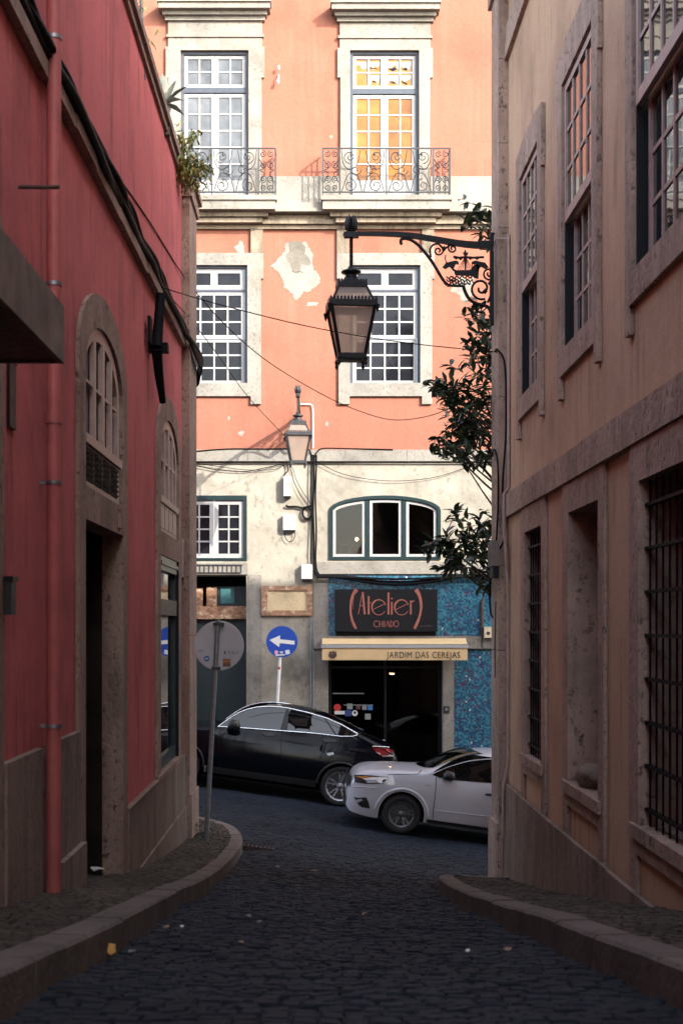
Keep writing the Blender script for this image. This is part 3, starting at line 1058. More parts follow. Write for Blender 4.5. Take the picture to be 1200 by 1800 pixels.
# ---- french windows of the upper floor, with cornices and balconies
for k, (a, b) in enumerate(upW):
    s = MB()
    ox0, ox1 = (292, 465) if k == 0 else (593, 760)
    z0, z1 = fz(312), fz(84 + 2 * k)
    out = [(fx(ox0 + 5), fz(365)), (fx(ox0 + 5), fz(138)), (fx(ox0), fz(138)), (fx(ox0), z1), (fx(ox1), z1), (fx(ox1), fz(138)), (fx(ox1 - 5), fz(138)), (fx(ox1 - 5), fz(365))]
    out += [(fx(b), fz(365)), (fx(b), fz(upZ[0])), (fx(a), fz(upZ[0])), (fx(a), fz(365))]
    s.prism(out, [], 0.003, 0.06, MF)
    wn = s.build('window', M['white_stone'], fac)
    s = MB()
    m = (a + b) / 2
    o = 2 * k
    s.box(fx(ox0 + 4), fx(ox1 - 4), fz(84 + o) + 0.003, fz(68 + o), 0.003, 0.05, MF)
    s.box(fx(ox0 + 1), fx(ox1 - 1), fz(67.5 + o), fz(63 + o), 0.003, 0.08, MF)
    s.box(fx(ox0 + 4), fx(ox1 - 4), fz(62.5 + o), fz(40 + o), 0.003, 0.06, MF)
    s.build('frieze', M['white_stone'], wn)
    s = MB()
    for i, (y0, y1, n) in enumerate(((39.5, 33, 0.12), (32.5, 26, 0.20), (25.5, 16, 0.32), (15.5, 11, 0.36))):
        e = (n - 0.06) * 60
        s.box(fx(ox0 + 2 - e * 0.8), fx(ox1 - 2 + e * 0.8), fz(y0 + o), fz(y1 + o), 0.003, n, MF)
    s.build('cornice', M['white_stone'], wn)
    s = MB()
    s.box(fx(a), fx(a + 5), fz(356), fz(upZ[0]), -0.13, -0.02, MF); s.box(fx(b - 5), fx(b), fz(356), fz(upZ[0]), -0.13, -0.02, MF)
    s.box(fx(a + 5), fx(b - 5), fz(upZ[0] + 5), fz(upZ[0]), -0.13, -0.02, MF)
    s.box(fx(a + 5), fx(b - 5), fz(162 + o), fz(153 + o), -0.13, -0.03, MF)
    s.build('frame', M['slate_paint'], wn)
    fs, fp = MB(), MB()
    sash(fs, fp, fx(a + 5.5), fx(m - 0.3), fz(152.5 + o), fz(upZ[0] + 6), -0.06, 2, 2, MF, 0.065, 0.028)
    sash(fs, fp, fx(m + 0.3), fx(b - 5.5), fz(152.5 + o), fz(upZ[0] + 6), -0.06, 2, 2, MF, 0.065, 0.028)
    fs.build('transom_sash', M['white_paint'], wn)
    fp.build('pane', M['glass_grey'] if k == 0 else M['glass_torn'] or M['glass_grey'], wn)
    for (q0, q1) in ((a + 5.5, m - 0.4), (m + 0.4, b - 5.5)):
        fs, fp = MB(), MB()
        sash(fs, fp, fx(q0), fx(q1), fz(318), fz(163 + o), -0.06, 2, 5, MF, 0.07, 0.027, fb=0.03)
        fs.box(fx(q0), fx(q1), fz(355.5), fz(318), -0.11, -0.062, MF)
        fs.box(fx(q0) + 0.1, fx(q1) - 0.1, fz(350), fz(324), -0.06, -0.05, MF)
        fs.build('casement', M['white_paint'], wn)
        fp.build('pane', M['glass_grey'] if k == 0 else M['glass_orange'], wn)
    if k == 1:   # torn paper behind the small upper panes
        rnd = random.Random(12)
        M['opaper'] = plain('orange_paper', (0.30, 0.12, 0.026), 0.8)
        pp = MB(); po = MB(); pd = MB()
        for c_ in range(4):
            if c_ == 2: po.build('orange_paper', M['opaper'], wn); po = MB()
            for r_ in range(2):
                x0 = (a + 9 if c_ < 2 else m + 3.5) + (c_ % 2) * 22.6 + 0.5
                y0 = upZ[0] + 13 + r_ * 24
                w_, h_ = 20, 21
                n = -0.083
                po.box(fx(x0), fx(x0 + w_), fz(y0 + h_), fz(y0), n - 0.003, n, MF)
                pts = [(fx(x0), fz(y0 + 3)), (fx(x0 + w_), fz(y0 + 3))]
                bt = [(fx(x0 + w_ * (1 - i / 5)), fz(y0 + (0.35 + 0.6 * rnd.random()) * h_)) for i in range(6)]
                if (c_, r_) != (0, 1): pp.prism(pts + bt, [], n, n + 0.004, MF)
                if c_ > 0:
                    q = [(fx(x0 + w_ * (0.1 + 0.8 * i / 4)), fz(y0 + (0.55 + 0.3 * rnd.random()) * h_)) for i in range(5)]
                    pd.prism(q + [(fx(x0 + w_ * 0.6), fz(y0 + h_ * (0.7 + 0.25 * rnd.random())))], [], n + 0.004, n + 0.007, MF)
        po.build('orange_paper', M['opaper'], wn)
        pp.build('torn_paper', plain('torn_paper', (0.33, 0.32, 0.30), 0.8), wn)
        pd.build('broken_pane', M['glass_f'], wn)

# socle band and balcony slabs, cornice below
for x0, x1 in ((100, 296), (461, 597), (756, 1000)):
    s = MB(); s.box(fx(x0), fx(x1), fz(364), fz(311), 0.003, 0.045, MF); s.build('socle', M['white_stone'], fac)
s = MB()
s.box(fx(100), fx(1000), fz(380), fz(364.5), 0.003, 0.34, MF)
s.build('slab', M['white_stone'], fac)
s = MB()
s.box(fx(100), fx(1000), fz(388), fz(380.5), 0.003, 0.13, MF)
s.box(fx(100), fx(1000), fz(397), fz(388.5), 0.003, 0.16, MF)
s.box(fx(100), fx(1000), fz(404), fz(397.5), 0.003, 0.08, MF)
s.build('cornice', M['stained_shaded_stone'], fac)
for k, (x0, x1) in enumerate(((262, 488), (564, 790))):
    s = MB()
    s.box(fx(x0), fx(x1), fz(363.8), fz(355.5), 0.064, 0.50, MF)
    s.box(fx(x0 + 3), fx(x1 - 3), fz(379), fz(364), 0.343, 0.46, MF)
    bal = s.build('balcony', M['white_stone'], fac)
    s = MB()
    s.box(fx(x0 + 16), fx(x1 - 16), fz(387.5), fz(380.3), 0.135, 0.30, MF)
    s.box(fx(x0 + 26), fx(x1 - 26), fz(396.5), fz(388.7), 0.165, 0.24, MF)
    s.build('corbel', M['stained_shaded_stone'], bal)
    r = MB()
    n = 0.45
    zt, zb2 = fz(356) + 0.93, fz(355) + 0.06
    X0, X1 = fx(x0 + 3), fx(x1 - 3)
    for z in (zt, zb2):
        r.box(X0, X1, z - 0.012, z + 0.012, n - 0.018, n + 0.012, MF)
        for X in (X0, X1): r.box(X - 0.012, X + 0.012, z - 0.012, z + 0.012, 0.06, n - 0.02, MF)
    Wd = X1 - X0
    posts = [X0, X0 + Wd * .132, X0 + Wd * .5, X0 + Wd * .868, X1]
    for p in posts: r.box(p - 0.012, p + 0.012, fz(355.5), zt, n - 0.013, n + 0.013, MF)
    for X in (X0, X1):
        for q in range(3): r.box(X - 0.008, X + 0.008, zb2, zt, 0.1 + q * 0.11, 0.116 + q * 0.11, MF)
    H = zt - zb2

    def spiral(cx, cz, rad, a0, turns, dirn, nseg=22):
        return [MF(cx + rad * (1 - 0.78 * i / nseg) * math.cos(a0 + dirn * turns * 2 * math.pi * i / nseg), cz + rad * (1 - 0.78 * i / nseg) * math.sin(a0 + dirn * turns * 2 * math.pi * i / nseg), n) for i in range(nseg + 1)]

    def cur(pts): r.tube(smooth_path([Vector(MF(p, q, n)) for p, q in pts], 4), 0.0085, 4, cap=False)

    def pan(c0, c1, kind):
        w2 = (c1 - c0)
        cm = (c0 + c1) / 2
        for sg in (-1, 1):
            if kind == 0:
                for v, rr in ((0.87, 0.2), (0.62, 0.22), (0.30, 0.22), (0.10, 0.18)):
                    r.tube(spiral(cm + sg * w2 * 0.23, zb2 + H * v, w2 * rr, math.pi / 2 if v > 0.5 else -math.pi / 2, 1.5, sg if v > 0.5 else -sg), 0.0085, 4, cap=False)
                cur([(cm + sg * w2 * 0.46, zb2 + H * 0.75), (cm + sg * w2 * 0.15, zb2 + H * 0.56), (cm + sg * w2 * 0.42, zb2 + H * 0.5), (cm + sg * w2 * 0.15, zb2 + H * 0.42), (cm + sg * w2 * 0.44, zb2 + H * 0.22)])
            elif kind == 1:
                o_ = c0 if sg < 0 else c1
                r.tube(spiral(cm + sg * w2 * .28, zb2 + H * .15, H * .16, math.pi / 2, 1.4, sg), 0.0085, 4, cap=False)
                r.tube(spiral(cm + sg * w2 * .28, zb2 + H * .80, H * .15, -math.pi / 2, 1.4, sg), 0.0085, 4, cap=False)
                r.tube(spiral(cm + sg * w2 * .16, zb2 + H * .50, H * .13, 0, 1.2, sg), 0.0085, 4, cap=False)
                cur([(cm + sg * w2 * .02, zb2 + H * .02), (cm + sg * w2 * .1, zb2 + H * .34), (cm + sg * w2 * .22, zb2 + H * .44), (cm + sg * w2 * .34, zb2 + H * .36), (cm + sg * w2 * .45, zb2 + H * .02)])
                cur([(cm + sg * w2 * .06, zb2 + H * .95), (cm + sg * w2 * .13, zb2 + H * .62), (cm + sg * w2 * .3, zb2 + H * .52), (cm + sg * w2 * .42, zb2 + H * .66), (cm + sg * w2 * .46, zb2 + H * .97)])
        if kind == 1:
            for q in (0.25, 0.75):
                X = c0 + w2 * q
                r.box(X - 0.005, X + 0.005, zb2 + H * .25, zb2 + H * .9, n - 0.005, n + 0.005, MF)
                r.lathe([(0.0, 0.06), (0.03, 0.0), (0.0, -0.05)], MF(X, zb2 + H * .86, n), 6)
    pan(posts[0], posts[1], 0)
    pan(posts[1], posts[2], 1)
    pan(posts[2], posts[3], 1)
    pan(posts[3], posts[4], 0)
    r.build('railing', M['grey_iron'], bal)

# ---- middle sash windows
for k, (a, b) in enumerate(midW):
    s = MB()
    ox0, ox1 = (288, 463) if k == 0 else (592, 763)
    out = [(fx(ox0 + 3), fz(711)), (fx(ox0 + 3), fz(491)), (fx(ox0), fz(491)), (fx(ox0), fz(446)), (fx(ox1), fz(446)), (fx(ox1), fz(491)), (fx(ox1 - 4), fz(491)), (fx(ox1 - 4), fz(711)),
           (fx(ox1 - 22), fz(711)), (fx(ox1 - 22), fz(697)), (fx(ox0 + 22), fz(697)), (fx(ox0 + 22), fz(711))]
    hl = fw_(a, b, *midZ)
    s.prism(out, [hl], 0.003, 0.06, MF)
    wn = s.build('window', M['white_stone'], fac)
    for x0 in (ox0 + 0, ox1 - 22):
        s = MB(); s.box(fx(x0), fx(x0 + 21), fz(445.7), fz(404.5), 0.003, 0.06, MF); s.build('console_strip', M['stained_shaded_stone'], wn)
    s = MB()
    s.box(fx(a), fx(a + 5), fz(midZ[1]), fz(midZ[0]), -0.13, -0.02, MF); s.box(fx(b - 5), fx(b), fz(midZ[1]), fz(midZ[0]), -0.13, -0.02, MF)
    s.box(fx(a + 5), fx(b - 5), fz(midZ[0] + 4), fz(midZ[0]), -0.13, -0.02, MF)
    s.box(fx(a + 5), fx(b - 5), fz(512), fz(508), -0.13, -0.03, MF)
    s.build('frame', M['slate_paint'], wn)
    fs, fp = MB(), MB()
    sash(fs, fp, fx(a + 5.5), fx(b - 5.5), fz(507.5), fz(midZ[0] + 4.5), -0.06, 2, 1, MF, 0.085, 0.14)
    fs.build('transom_sash', M['white_paint'], wn); fp.build('pane', M['glass_f'], wn)
    fs, fp = MB(), MB()
    sash(fs, fp, fx(a + 5.5), fx(b - 5.5), fz(594), fz(512.5), -0.05, 4, 3, MF, 0.065, 0.032)
    fs.build('upper_sash', M['white_paint'], wn); fp.build('pane', M['glass_f'], wn)
    fs, fp = MB(), MB()
    sash(fs, fp, fx(a + 5.5), fx(b - 5.5), fz(673.5), fz(594.5), -0.09, 4, 3, MF, 0.065, 0.032)
    fs.build('lower_sash', M['white_paint'], wn); fp.build('pane', M['glass_f'], wn)

# ---- ground floor square window
a, b, y0, y1 = g_sq
s = MB()
hl = fw_(*g_sq)
s.prism(hl, [rect(fx(a + 6), fx(b - 6), fz(y1 - 5), fz(y0 + 8))], -0.08, 0.012, MF)
wn = s.build('square_window', M['green_paint'], fac)
m = (a + b) / 2
for q0, q1 in ((a + 6.3, m - 0.3), (m + 0.3, b - 6.3)):
    fs, fp = MB(), MB()
    sash(fs, fp, fx(q0), fx(q1), fz(y1 - 5.3), fz(y0 + 8.3), -0.03, 2, 4, MF, 0.085, 0.03)
    fs.build('casement', M['white_paint'], wn); fp.build('pane', M['glass_f'], wn)

# ---- arched three light window with a lamp inside
s = MB()
inner = arch(fx(584), fx(768), fz(979), fz(899), fz(877), 16)
s.prism(arch_loop, [inner], -0.10, 0.03, MF)
for q in (642, 706):
    s.box(fx(q), fx(q + 6.5), fz(979), fz(880), -0.1, 0.015, MF)
wn = s.build('arched_window', M['green_paint'], fac)


def arch_y(px, inset):
    t = (px - 676) / 92.0
    return 899 - 22 * math.sqrt(max(0, 1 - t * t)) + inset


for q0, q1 in ((585, 641.5), (649.5, 705.5), (713.5, 767)):
    n_ = 8
    outp = [(fx(q0), fz(978.5))] + [(fx(q0 + (q1 - q0) * i / n_), fz(arch_y(q0 + (q1 - q0) * i / n_, 1.2))) for i in range(n_ + 1)] + [(fx(q1), fz(978.5))]
    a_, b_ = q0 + 5, q1 - 5
    inp = [(fx(a_), fz(974))] + [(fx(a_ + (b_ - a_) * i / n_), fz(arch_y(a_ + (b_ - a_) * i / n_, 6))) for i in range(n_ + 1)] + [(fx(b_), fz(974))]
    s = MB(); s.prism(outp, [inp], -0.06, -0.01, MF)
    s.build('light_frame', M['white_paint'], wn)
    s = MB(); s.flat(inp, [], -0.04, MF); s.build('pane', M['clear'], wn)
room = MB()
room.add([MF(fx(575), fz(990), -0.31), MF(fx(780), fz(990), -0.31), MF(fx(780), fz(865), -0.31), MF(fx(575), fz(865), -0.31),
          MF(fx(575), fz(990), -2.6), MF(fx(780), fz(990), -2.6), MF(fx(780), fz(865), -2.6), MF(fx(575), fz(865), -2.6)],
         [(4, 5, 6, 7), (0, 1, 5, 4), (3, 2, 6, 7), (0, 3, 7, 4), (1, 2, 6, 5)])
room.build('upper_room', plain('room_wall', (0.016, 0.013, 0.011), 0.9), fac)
lampd = thing('bedside_lamp', 'tiny lit lamp glowing behind the arched window', 'lamp', MF(fx(629), fz(975), -0.9))
s = MB(); s.lathe([(0.0, -0.035), (0.026, -0.015), (0.03, 0.015), (0, 0.035)], MF(fx(629), fz(943), -0.9), 10); s.build('bulb', glow('warm_bulb', (1.0, 0.62, 0.25), 9.0), lampd)
s = MB(); s.tube([MF(fx(629), fz(975), -0.9), MF(fx(629), fz(949), -0.9)], 0.015, 8); s.lathe([(0.11, 0), (0.02, 0.02)], MF(fx(629), fz(976), -0.9), 10); s.build('stand', M['black_iron'], lampd)
s = MB()
s.box(fx(600), fx(618), fz(953), fz(950), -1.1, -0.8, MF); s.box(fx(600), fx(602), fz(975), fz(953), -1.1, -0.8, MF); s.box(fx(616), fx(618), fz(975), fz(953), -1.1, -0.8, MF)
tag(s.build('side_table', M['black_iron'], None, MF(fx(609), fz(975), -0.9)), 'small dark table inside the arched window beside the lit lamp', 'table')

# ---- left doorway with the peeling wooden transom
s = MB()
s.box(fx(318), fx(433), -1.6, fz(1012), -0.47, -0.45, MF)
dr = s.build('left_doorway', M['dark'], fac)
s = MB()
s.box(fx(318), fx(432.5), fz(1088), fz(1065), -0.40, -0.30, MF)
s.box(fx(361), fx(379), fz(1064.5), fz(1031), -0.40, -0.31, MF)
s.box(fx(318), fx(354), fz(1064.5), fz(1033), -0.40, -0.33, MF)
s.build('transom_beam', M['old_wood'], dr)
s = MB()
s.box(fx(380), fx(432.5), fz(1064.5), fz(1030), -0.40, -0.35, MF)
s.box(fx(320), fx(372), fz(1392), fz(1089), -0.44, -0.40, MF); s.box(fx(378), fx(432), fz(1392), fz(1089), -0.44, -0.40, MF)
s.build('door_panel', plain('door_green', (0.006, 0.02, 0.022), 0.6), dr)
s = MB(); s.box(fx(386), fx(410), fz(1060), fz(1032), -0.349, -0.335, MF); s.build('transom_panel', plain('teal_paint', (0.03, 0.12, 0.13), 0.6), dr)
# little iron guard under the square window
s = MB()
for i in range(11):
    q = 344 + i * 8
    s.box(fx(q) - 0.006, fx(q) + 0.006, fz(1007), fz(993), 0.055, 0.067, MF)
s.box(fx(340), fx(426), fz(994.5), fz(992.5), 0.054, 0.07, MF); s.box(fx(340), fx(424), fz(1008), fz(1006), 0.054, 0.07, MF)
s.build('window_guard', M['grey_iron'], wn)

# ---- café doorway
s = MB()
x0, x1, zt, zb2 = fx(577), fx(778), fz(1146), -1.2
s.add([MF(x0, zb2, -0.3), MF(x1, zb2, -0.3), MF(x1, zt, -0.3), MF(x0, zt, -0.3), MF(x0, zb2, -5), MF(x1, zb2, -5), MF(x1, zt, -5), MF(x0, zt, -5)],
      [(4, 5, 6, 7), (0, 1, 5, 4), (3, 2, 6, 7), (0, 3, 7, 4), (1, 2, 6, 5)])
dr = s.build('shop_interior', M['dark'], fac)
s = MB()
s.box(fx(577.5), fx(583), zb2, zt, -0.29, -0.22, MF); s.box(fx(676), fx(680), zb2, zt, -0.29, -0.22, MF); s.box(fx(772), fx(777.5), zb2, zt, -0.29, -0.22, MF)
s.box(fx(583), fx(772), fz(1176), fz(1172), -0.285, -0.225, MF)
dr = s.build('shop_door', M['black_iron'], fac)
s = MB(); s.box(fx(583), fx(772), zb2, fz(1146), -0.262, -0.258, MF); s.build('pane', M['door_clear'], dr)
s = MB(); s.box(fx(585), fx(640), fz(1221), fz(1219), -0.257, -0.235, MF); s.build('push_bar', M['metal'], dr)
cols = {'red': (0.5, 0.03, 0.03), 'white': (0.6, 0.6, 0.58), 'navy': (0.02, 0.05, 0.2), 'grey': (0.22, 0.24, 0.24), 'blue': (0.03, 0.18, 0.42), 'plum': (0.09, 0.03, 0.04)}
stk = [('round', 593, 1245, 6.5, 'red'), ('sq', 615, 1243, 5, 'grey'), ('sq', 630, 1244, 4, 'plum'), ('sq', 641, 1245, 4, 'grey'), ('sq', 651, 1245, 4.5, 'blue'),
       ('wide', 597, 1254, 9, 'white'), ('sq', 612, 1255, 5.5, 'navy'), ('round', 624, 1255, 5.2, 'white'), ('sq', 647, 1261, 5, 'grey'), ('wide', 630, 1240.5, 26, 'grey')]
desc = ['round red sticker on the café door glass', 'square grey sticker above the navy one on the café door glass', 'plum square sticker on the café door glass', 'small grey sticker between the plum and blue ones on the door glass', 'bright blue sticker on the café door glass',
        'wide white label under the red sticker on the door glass', 'navy square sticker beside the white round one on the door glass', 'white round sticker with a black mark on the door glass', 'lowest grey square sticker on the café door glass', 'long thin grey strip sticker across the door glass']
for (kd, px, py, hs, cn_), ds in zip(stk, desc):
    s = MB()
    n0 = -0.257
    if kd == 'round':
        s.prism([(fx(px) + hs / 88 * math.cos(t * math.pi / 8), fz(py) + hs / 88 * math.sin(t * math.pi / 8)) for t in range(16)], [], n0, n0 + 0.003, MF)
    elif kd == 'wide':
        s.box(fx(px - hs), fx(px + hs), fz(py + (3 if hs < 20 else 0.6)), fz(py - (3 if hs < 20 else 0.6)), n0 + 0.004, n0 + 0.007, MF)
    else:
        s.box(fx(px - hs), fx(px + hs), fz(py + hs), fz(py - hs), n0, n0 + 0.003, MF)
    o = s.build('sticker', plain('sticker_' + cn_, cols[cn_], 0.5, var=0.1), None, MF(fx(px), fz(py), n0))
    tag(o, ds, 'sticker', 'stickers on the café door glass')
    if kd == 'round' and cn_ == 'white':
        s = MB(); s.prism([(fx(px) + 0.025 * math.cos(t * math.pi / 6), fz(py - 1) + 0.03 * math.sin(t * math.pi / 6)) for t in range(12)], [], n0 + 0.003, n0 + 0.005, MF); s.build('emblem', M['black_iron'], o)
pl_ = thing('ceiling_lamp', 'small warm lamp glowing inside the dark shop doorway', 'lamp', MF(fx(692), fz(1178), -1.2))
s = MB(); s.lathe([(0, -0.03), (0.045, -0.01), (0.05, 0.02), (0, 0.04)], MF(fx(694), fz(1187), -1.2), 10); s.build('bulb', glow('shop_bulb', (1.0, 0.55, 0.2), 10.0), pl_)
s = MB(); s.tube([MF(fx(694), fz(1183), -1.2), MF(fx(694), zt, -1.2)], 0.01, 6); s.lathe([(0.07, -0.01), (0.02, 0.06)], MF(fx(694), fz(1186), -1.2), 12); s.build('pendant', M['black_iron'], pl_)
cl = thing('intercom', 'small grey intercom panel on the pale door jamb', 'intercom', MF(fx(783), fz(1247), 0.05))
s = MB(); s.box(fx(778.5), fx(788.5), fz(1253), fz(1241), 0.052, 0.075, MF); s.build('panel', M['grey_iron'], cl)
s = MB(); s.box(fx(781), fx(786), fz(1249), fz(1244), 0.076, 0.08, MF); s.build('screen', M['metal'], cl)

# ---- text helpers
def text_into(mb, body, u0, u1, zbase, height, n0, n1, Mp, flip=False):
    cu = bpy.data.curves.new('txt', 'FONT')
    cu.body = body
    cu.size = 1
    cu.space_character = 1.12
    o = bpy.data.objects.new('txt', cu)
    COL.objects.link(o)
    dg = bpy.context.evaluated_depsgraph_get()
    me = bpy.data.meshes.new_from_object(o.evaluated_get(dg))
    xs = [v.co.x for v in me.vertices]; ys = [v.co.y for v in me.vertices]
    a, b = min(xs), max(xs)
    c0, c1 = min(0, min(ys)) * 0, 0.70
    f = [tuple(p.vertices) for p in me.polygons]
    mp = lambda v, n: Mp(u0 + (v.co.x - a) / (b - a) * (u1 - u0), zbase + v.co.y / c1 * height, n)
    mb.add([mp(v, n1) for v in me.vertices], f)
    bpy.data.objects.remove(o); bpy.data.curves.remove(cu); bpy.data.meshes.remove(me)


def ribbon(mb, pts, w, n0, n1, Mp, cl=False):
    """flat stroke of varying width along 2-D points (u, z)"""
    pts = [Vector((p[0], p[1])) for p in pts]
    k = len(pts)
    ww = w if isinstance(w, (list, tuple)) else [w] * k
    L_, R_ = [], []
    for i in range(k):
        t = (pts[min(i + 1, k - 1)] - pts[max(i - 1, 0)])
        t.normalize()
        nr = Vector((-t.y, t.x))
        L_.append(pts[i] + nr * ww[i] / 2); R_.append(pts[i] - nr * ww[i] / 2)
    vs = [Mp(p.x, p.y, n1) for p in L_] + [Mp(p.x, p.y, n1) for p in R_] + [Mp(p.x, p.y, n0) for p in L_] + [Mp(p.x, p.y, n0) for p in R_]
    fs = []
    for i in range(k - 1):
        fs += [(i, i + 1, k + i + 1, k + i), (i, i + 1, 2 * k + i + 1, 2 * k + i), (k + i, k + i + 1, 3 * k + i + 1, 3 * k + i), (2 * k + i, 2 * k + i + 1, 3 * k + i + 1, 3 * k + i)]
    fs += [(0, k, 3 * k, 2 * k), (k - 1, 2 * k - 1, 4 * k - 1, 3 * k - 1)]
    mb.add(vs, fs)


# ---- sign board
sg = thing('shop_sign', 'black shop sign board with thin salmon lettering between two brushed brackets', 'sign', MF(fx(677), fz(1110), 0.02))
s = MB(); s.box(fx(588), fx(767), fz(1110), fz(1036), 0.014, 0.17, MF); s.build('board', plain('sign_black', (0.004, 0.005, 0.007), 0.5, spec=0.3), sg)
s = MB(); s.box(fx(590), fx(765), fz(1122), fz(1110.5), 0.014, 0.05, MF); s.build('lower_bracket', M['black_iron'], sg)
let = MB()
dS = YF - 0.17
q = lambda X, Y: (fx(560 + X / 3.75, dS), fz(1010 + Y / 3.75, dS))
U = 1 / 3.75 * dS / FO
rb_ = lambda pts, w: ribbon(let, [q(*p) for p in pts], [x_ * U for x_ in w] if isinstance(w, list) else w * U, 0.171, 0.176, MF)
arc = lambda cx, cy, rx, ry, a0, a1, k=16: [(cx + rx * math.cos(R(a0 + (a1 - a0) * i / k)), cy - ry * math.sin(R(a0 + (a1 - a0) * i / k))) for i in range(k + 1)]
rb_([(261, 262), (287, 115)], 4); rb_([(289, 115), (303, 262)], 13); rb_([(270, 205), (297, 205)], 4)
rb_([(329, 142), (329, 263)], 12); rb_([(316, 188), (346, 185)], 4)
for cx in (396, 546):
    rb_(arc(cx, 216, 46, 50, 15, 330, 26), [4, 5, 6, 6, 6, 6, 7, 8, 9, 10, 11, 11, 11, 10, 9, 8, 7, 6, 5, 5, 5, 5, 5, 5, 4, 4, 4])
    rb_([(cx - 42, 232), (cx + 44, 190)], 4)
rb_([(459, 118), (459, 263)], 12); rb_([(481, 180), (481, 263)], 11); rb_([(481, 153), (481, 163)], 10)
rb_([(606, 172), (606, 263)], 12); rb_([(606, 190), (616, 176), (629, 174)], [4, 8, 9])
rb_(arc(380, 325, 18, 20, 50, 310), 4)
for x_ in (400, 420): rb_([(x_, 305), (x_, 345)], 5)
rb_([(400, 326), (420, 326)], 3); rb_([(433, 305), (433, 345)], 5)
rb_([(443, 345), (455, 305)], 3); rb_([(455, 305), (465, 345)], 5)
rb_([(473, 305), (473, 345)], 5); rb_(arc(473, 325, 17, 20, -90, 90), 3)
rb_(arc(510, 325, 15, 20, 0, 360, 20), 4)
rnd = random.Random(3)
Lp = [(250, 98), (228, 130), (214, 170), (209, 215), (211, 260), (220, 300), (232, 330), (246, 357)]
rb_(Lp, [26, 20, 16, 14, 13, 15, 18, 14]); rb_([(245, 110), (232, 140), (226, 180), (224, 230)], [5, 3, 3, 2])
Rp = [(640, 98), (660, 130), (671, 170), (675, 215), (668, 262), (656, 300), (643, 330), (630, 357)]
rb_(Rp, [27, 22, 18, 15, 14, 16, 19, 16])
let.build('lettering', plain('salmon_letter', (0.31, 0.10, 0.07), 0.5, var=0.2, scale=18), sg)
let = MB()
ribbon(let, [(q(664 + i * 2.4, 0)[0], q(0, 339 + 3.2 * math.sin(i * 1.9) * (1 if i % 9 < 7 else 0.1))[1]) for i in range(37)], 0.006, 0.171, 0.174, MF)
let.build('small_lettering', plain('faded_letter', (0.10, 0.06, 0.06), 0.6), sg)

# ---- awning
aw = thing('awning', 'cream shop awning with dark lettering on its valance over the shop doorway', 'awning', MF(fx(693), fz(1130), 0))
dA = YF - 0.42
ax0, ax1 = fx(566, dA), fx(821, dA)
s = MB()
vs = []
kN = 24
zA = fz(1133, dA)
for i in range(kN + 1):
    x = ax0 + (ax1 - ax0) * i / kN
    vs += [MF(x, fz(1122), 0.08), MF(x, zA + 0.01, 0.40)]
s.add(vs, [(2 * i, 2 * i + 1, 2 * i + 3, 2 * i + 2) for i in range(kN)])
M['awning'] = plain('awning_cloth', (0.56, 0.40, 0.21), 0.85, var=0.08, scale=3, bump=0.2)
s.build('cover', M['awning'], aw)
s = MB()
vs = []
for i in range(kN + 1):
    x = ax0 + (ax1 - ax0) * i / kN
    for j in range(4):
        n = 0.425 + (0.012 * math.sin(i * 1.1 + j * 0.5) * j / 3)
        vs.append(MF(x, zA - 0.06 - (fz(1139, dA) - fz(1161, dA)) * j / 3, n))
s.add(vs, [(4 * i + j, 4 * i + j + 1, 4 * i + j + 5, 4 * i + j + 4) for i in range(kN) for j in range(3)], True)
s.build('valance', M['awning'], aw)
s = MB(); s.box(ax0 - 0.02, ax1 + 0.02, zA - 0.066, zA + 0.002, 0.40, 0.445, MF); s.build('front_bar', M['white_paint'], aw)
s = MB()
for X in (ax0 + 0.1, ax1 - 0.1): s.tube([MF(X, fz(1130), 0.0), MF(X, zA - 0.03, 0.41)], 0.015, 6)
s.build('arm', M['white_paint'], aw)
s = MB(); text_into(s, 'JARDIM DAS CEREJAS', fx(679, dA), fx(808, dA), fz(1156.5, dA), (1156.5 - 1145.5) * dA / FO, 0.44, 0.4405, MF)
s.build('lettering', M['black_iron'], aw)
s = MB()
qa = lambda px, py: (fx(px, dA), fz(py, dA))
s.prism([qa(*p) for p in ((577, 1150), (592, 1149), (591, 1154), (587, 1157.5), (582, 1157.5), (578, 1154))], [], 0.438, 0.442, MF)
for p in ((580.5, 1147.5), (585, 1147), (589, 1147.5)):
    c0 = qa(*p); s.prism([(c0[0] + 0.024 * math.cos(t * 0.785), c0[1] + 0.024 * math.sin(t * 0.785)) for t in range(8)], [], 0.438, 0.443, MF)
ribbon(s, [qa(581, 1147), (qa(586, 1143.5)), qa(591, 1145)], 0.008, 0.438, 0.442, MF)
s.build('emblem', M['rusty_iron'], aw)

# ---- framed plaque
pq = thing('framed_panel', 'weathered wooden picture frame holding a blank yellowed panel on the pale wall', 'panel', MF(fx(505), fz(1080), 0.02))
s = MB(); s.prism(fw_(460, 549, 1030, 1082), [fw_(470, 539, 1038, 1073)], 0.004, 0.06, MF); s.build('frame', M['old_wood'], pq)
s = MB(); s.box(fx(469), fx(540), fz(1074), fz(1037), 0.004, 0.03, MF); s.build('panel', stone('yellowed_panel', (0.62, 0.49, 0.30), 0.1, streaky=False, dirt_amt=0.2), pq)

# ---- plaster patches where the orange render has fallen off
rnd = random.Random(21)


def blob(cx, cy, rx, ry, k=30, rough=0.3, seed=0):
    pts = []
    for i in range(k):
        t = 2 * math.pi * i / k
        f = 1 + rough * noise.noise(Vector((math.cos(t) * 1.6, math.sin(t) * 1.6, seed))) * 2 + rough * 0.4 * noise.noise(Vector((math.cos(t) * 6, math.sin(t) * 6, seed + 3)))
        pts.append((fx(cx + rx * f * math.cos(t)), fz(cy + ry * f * math.sin(t))))
    return pts


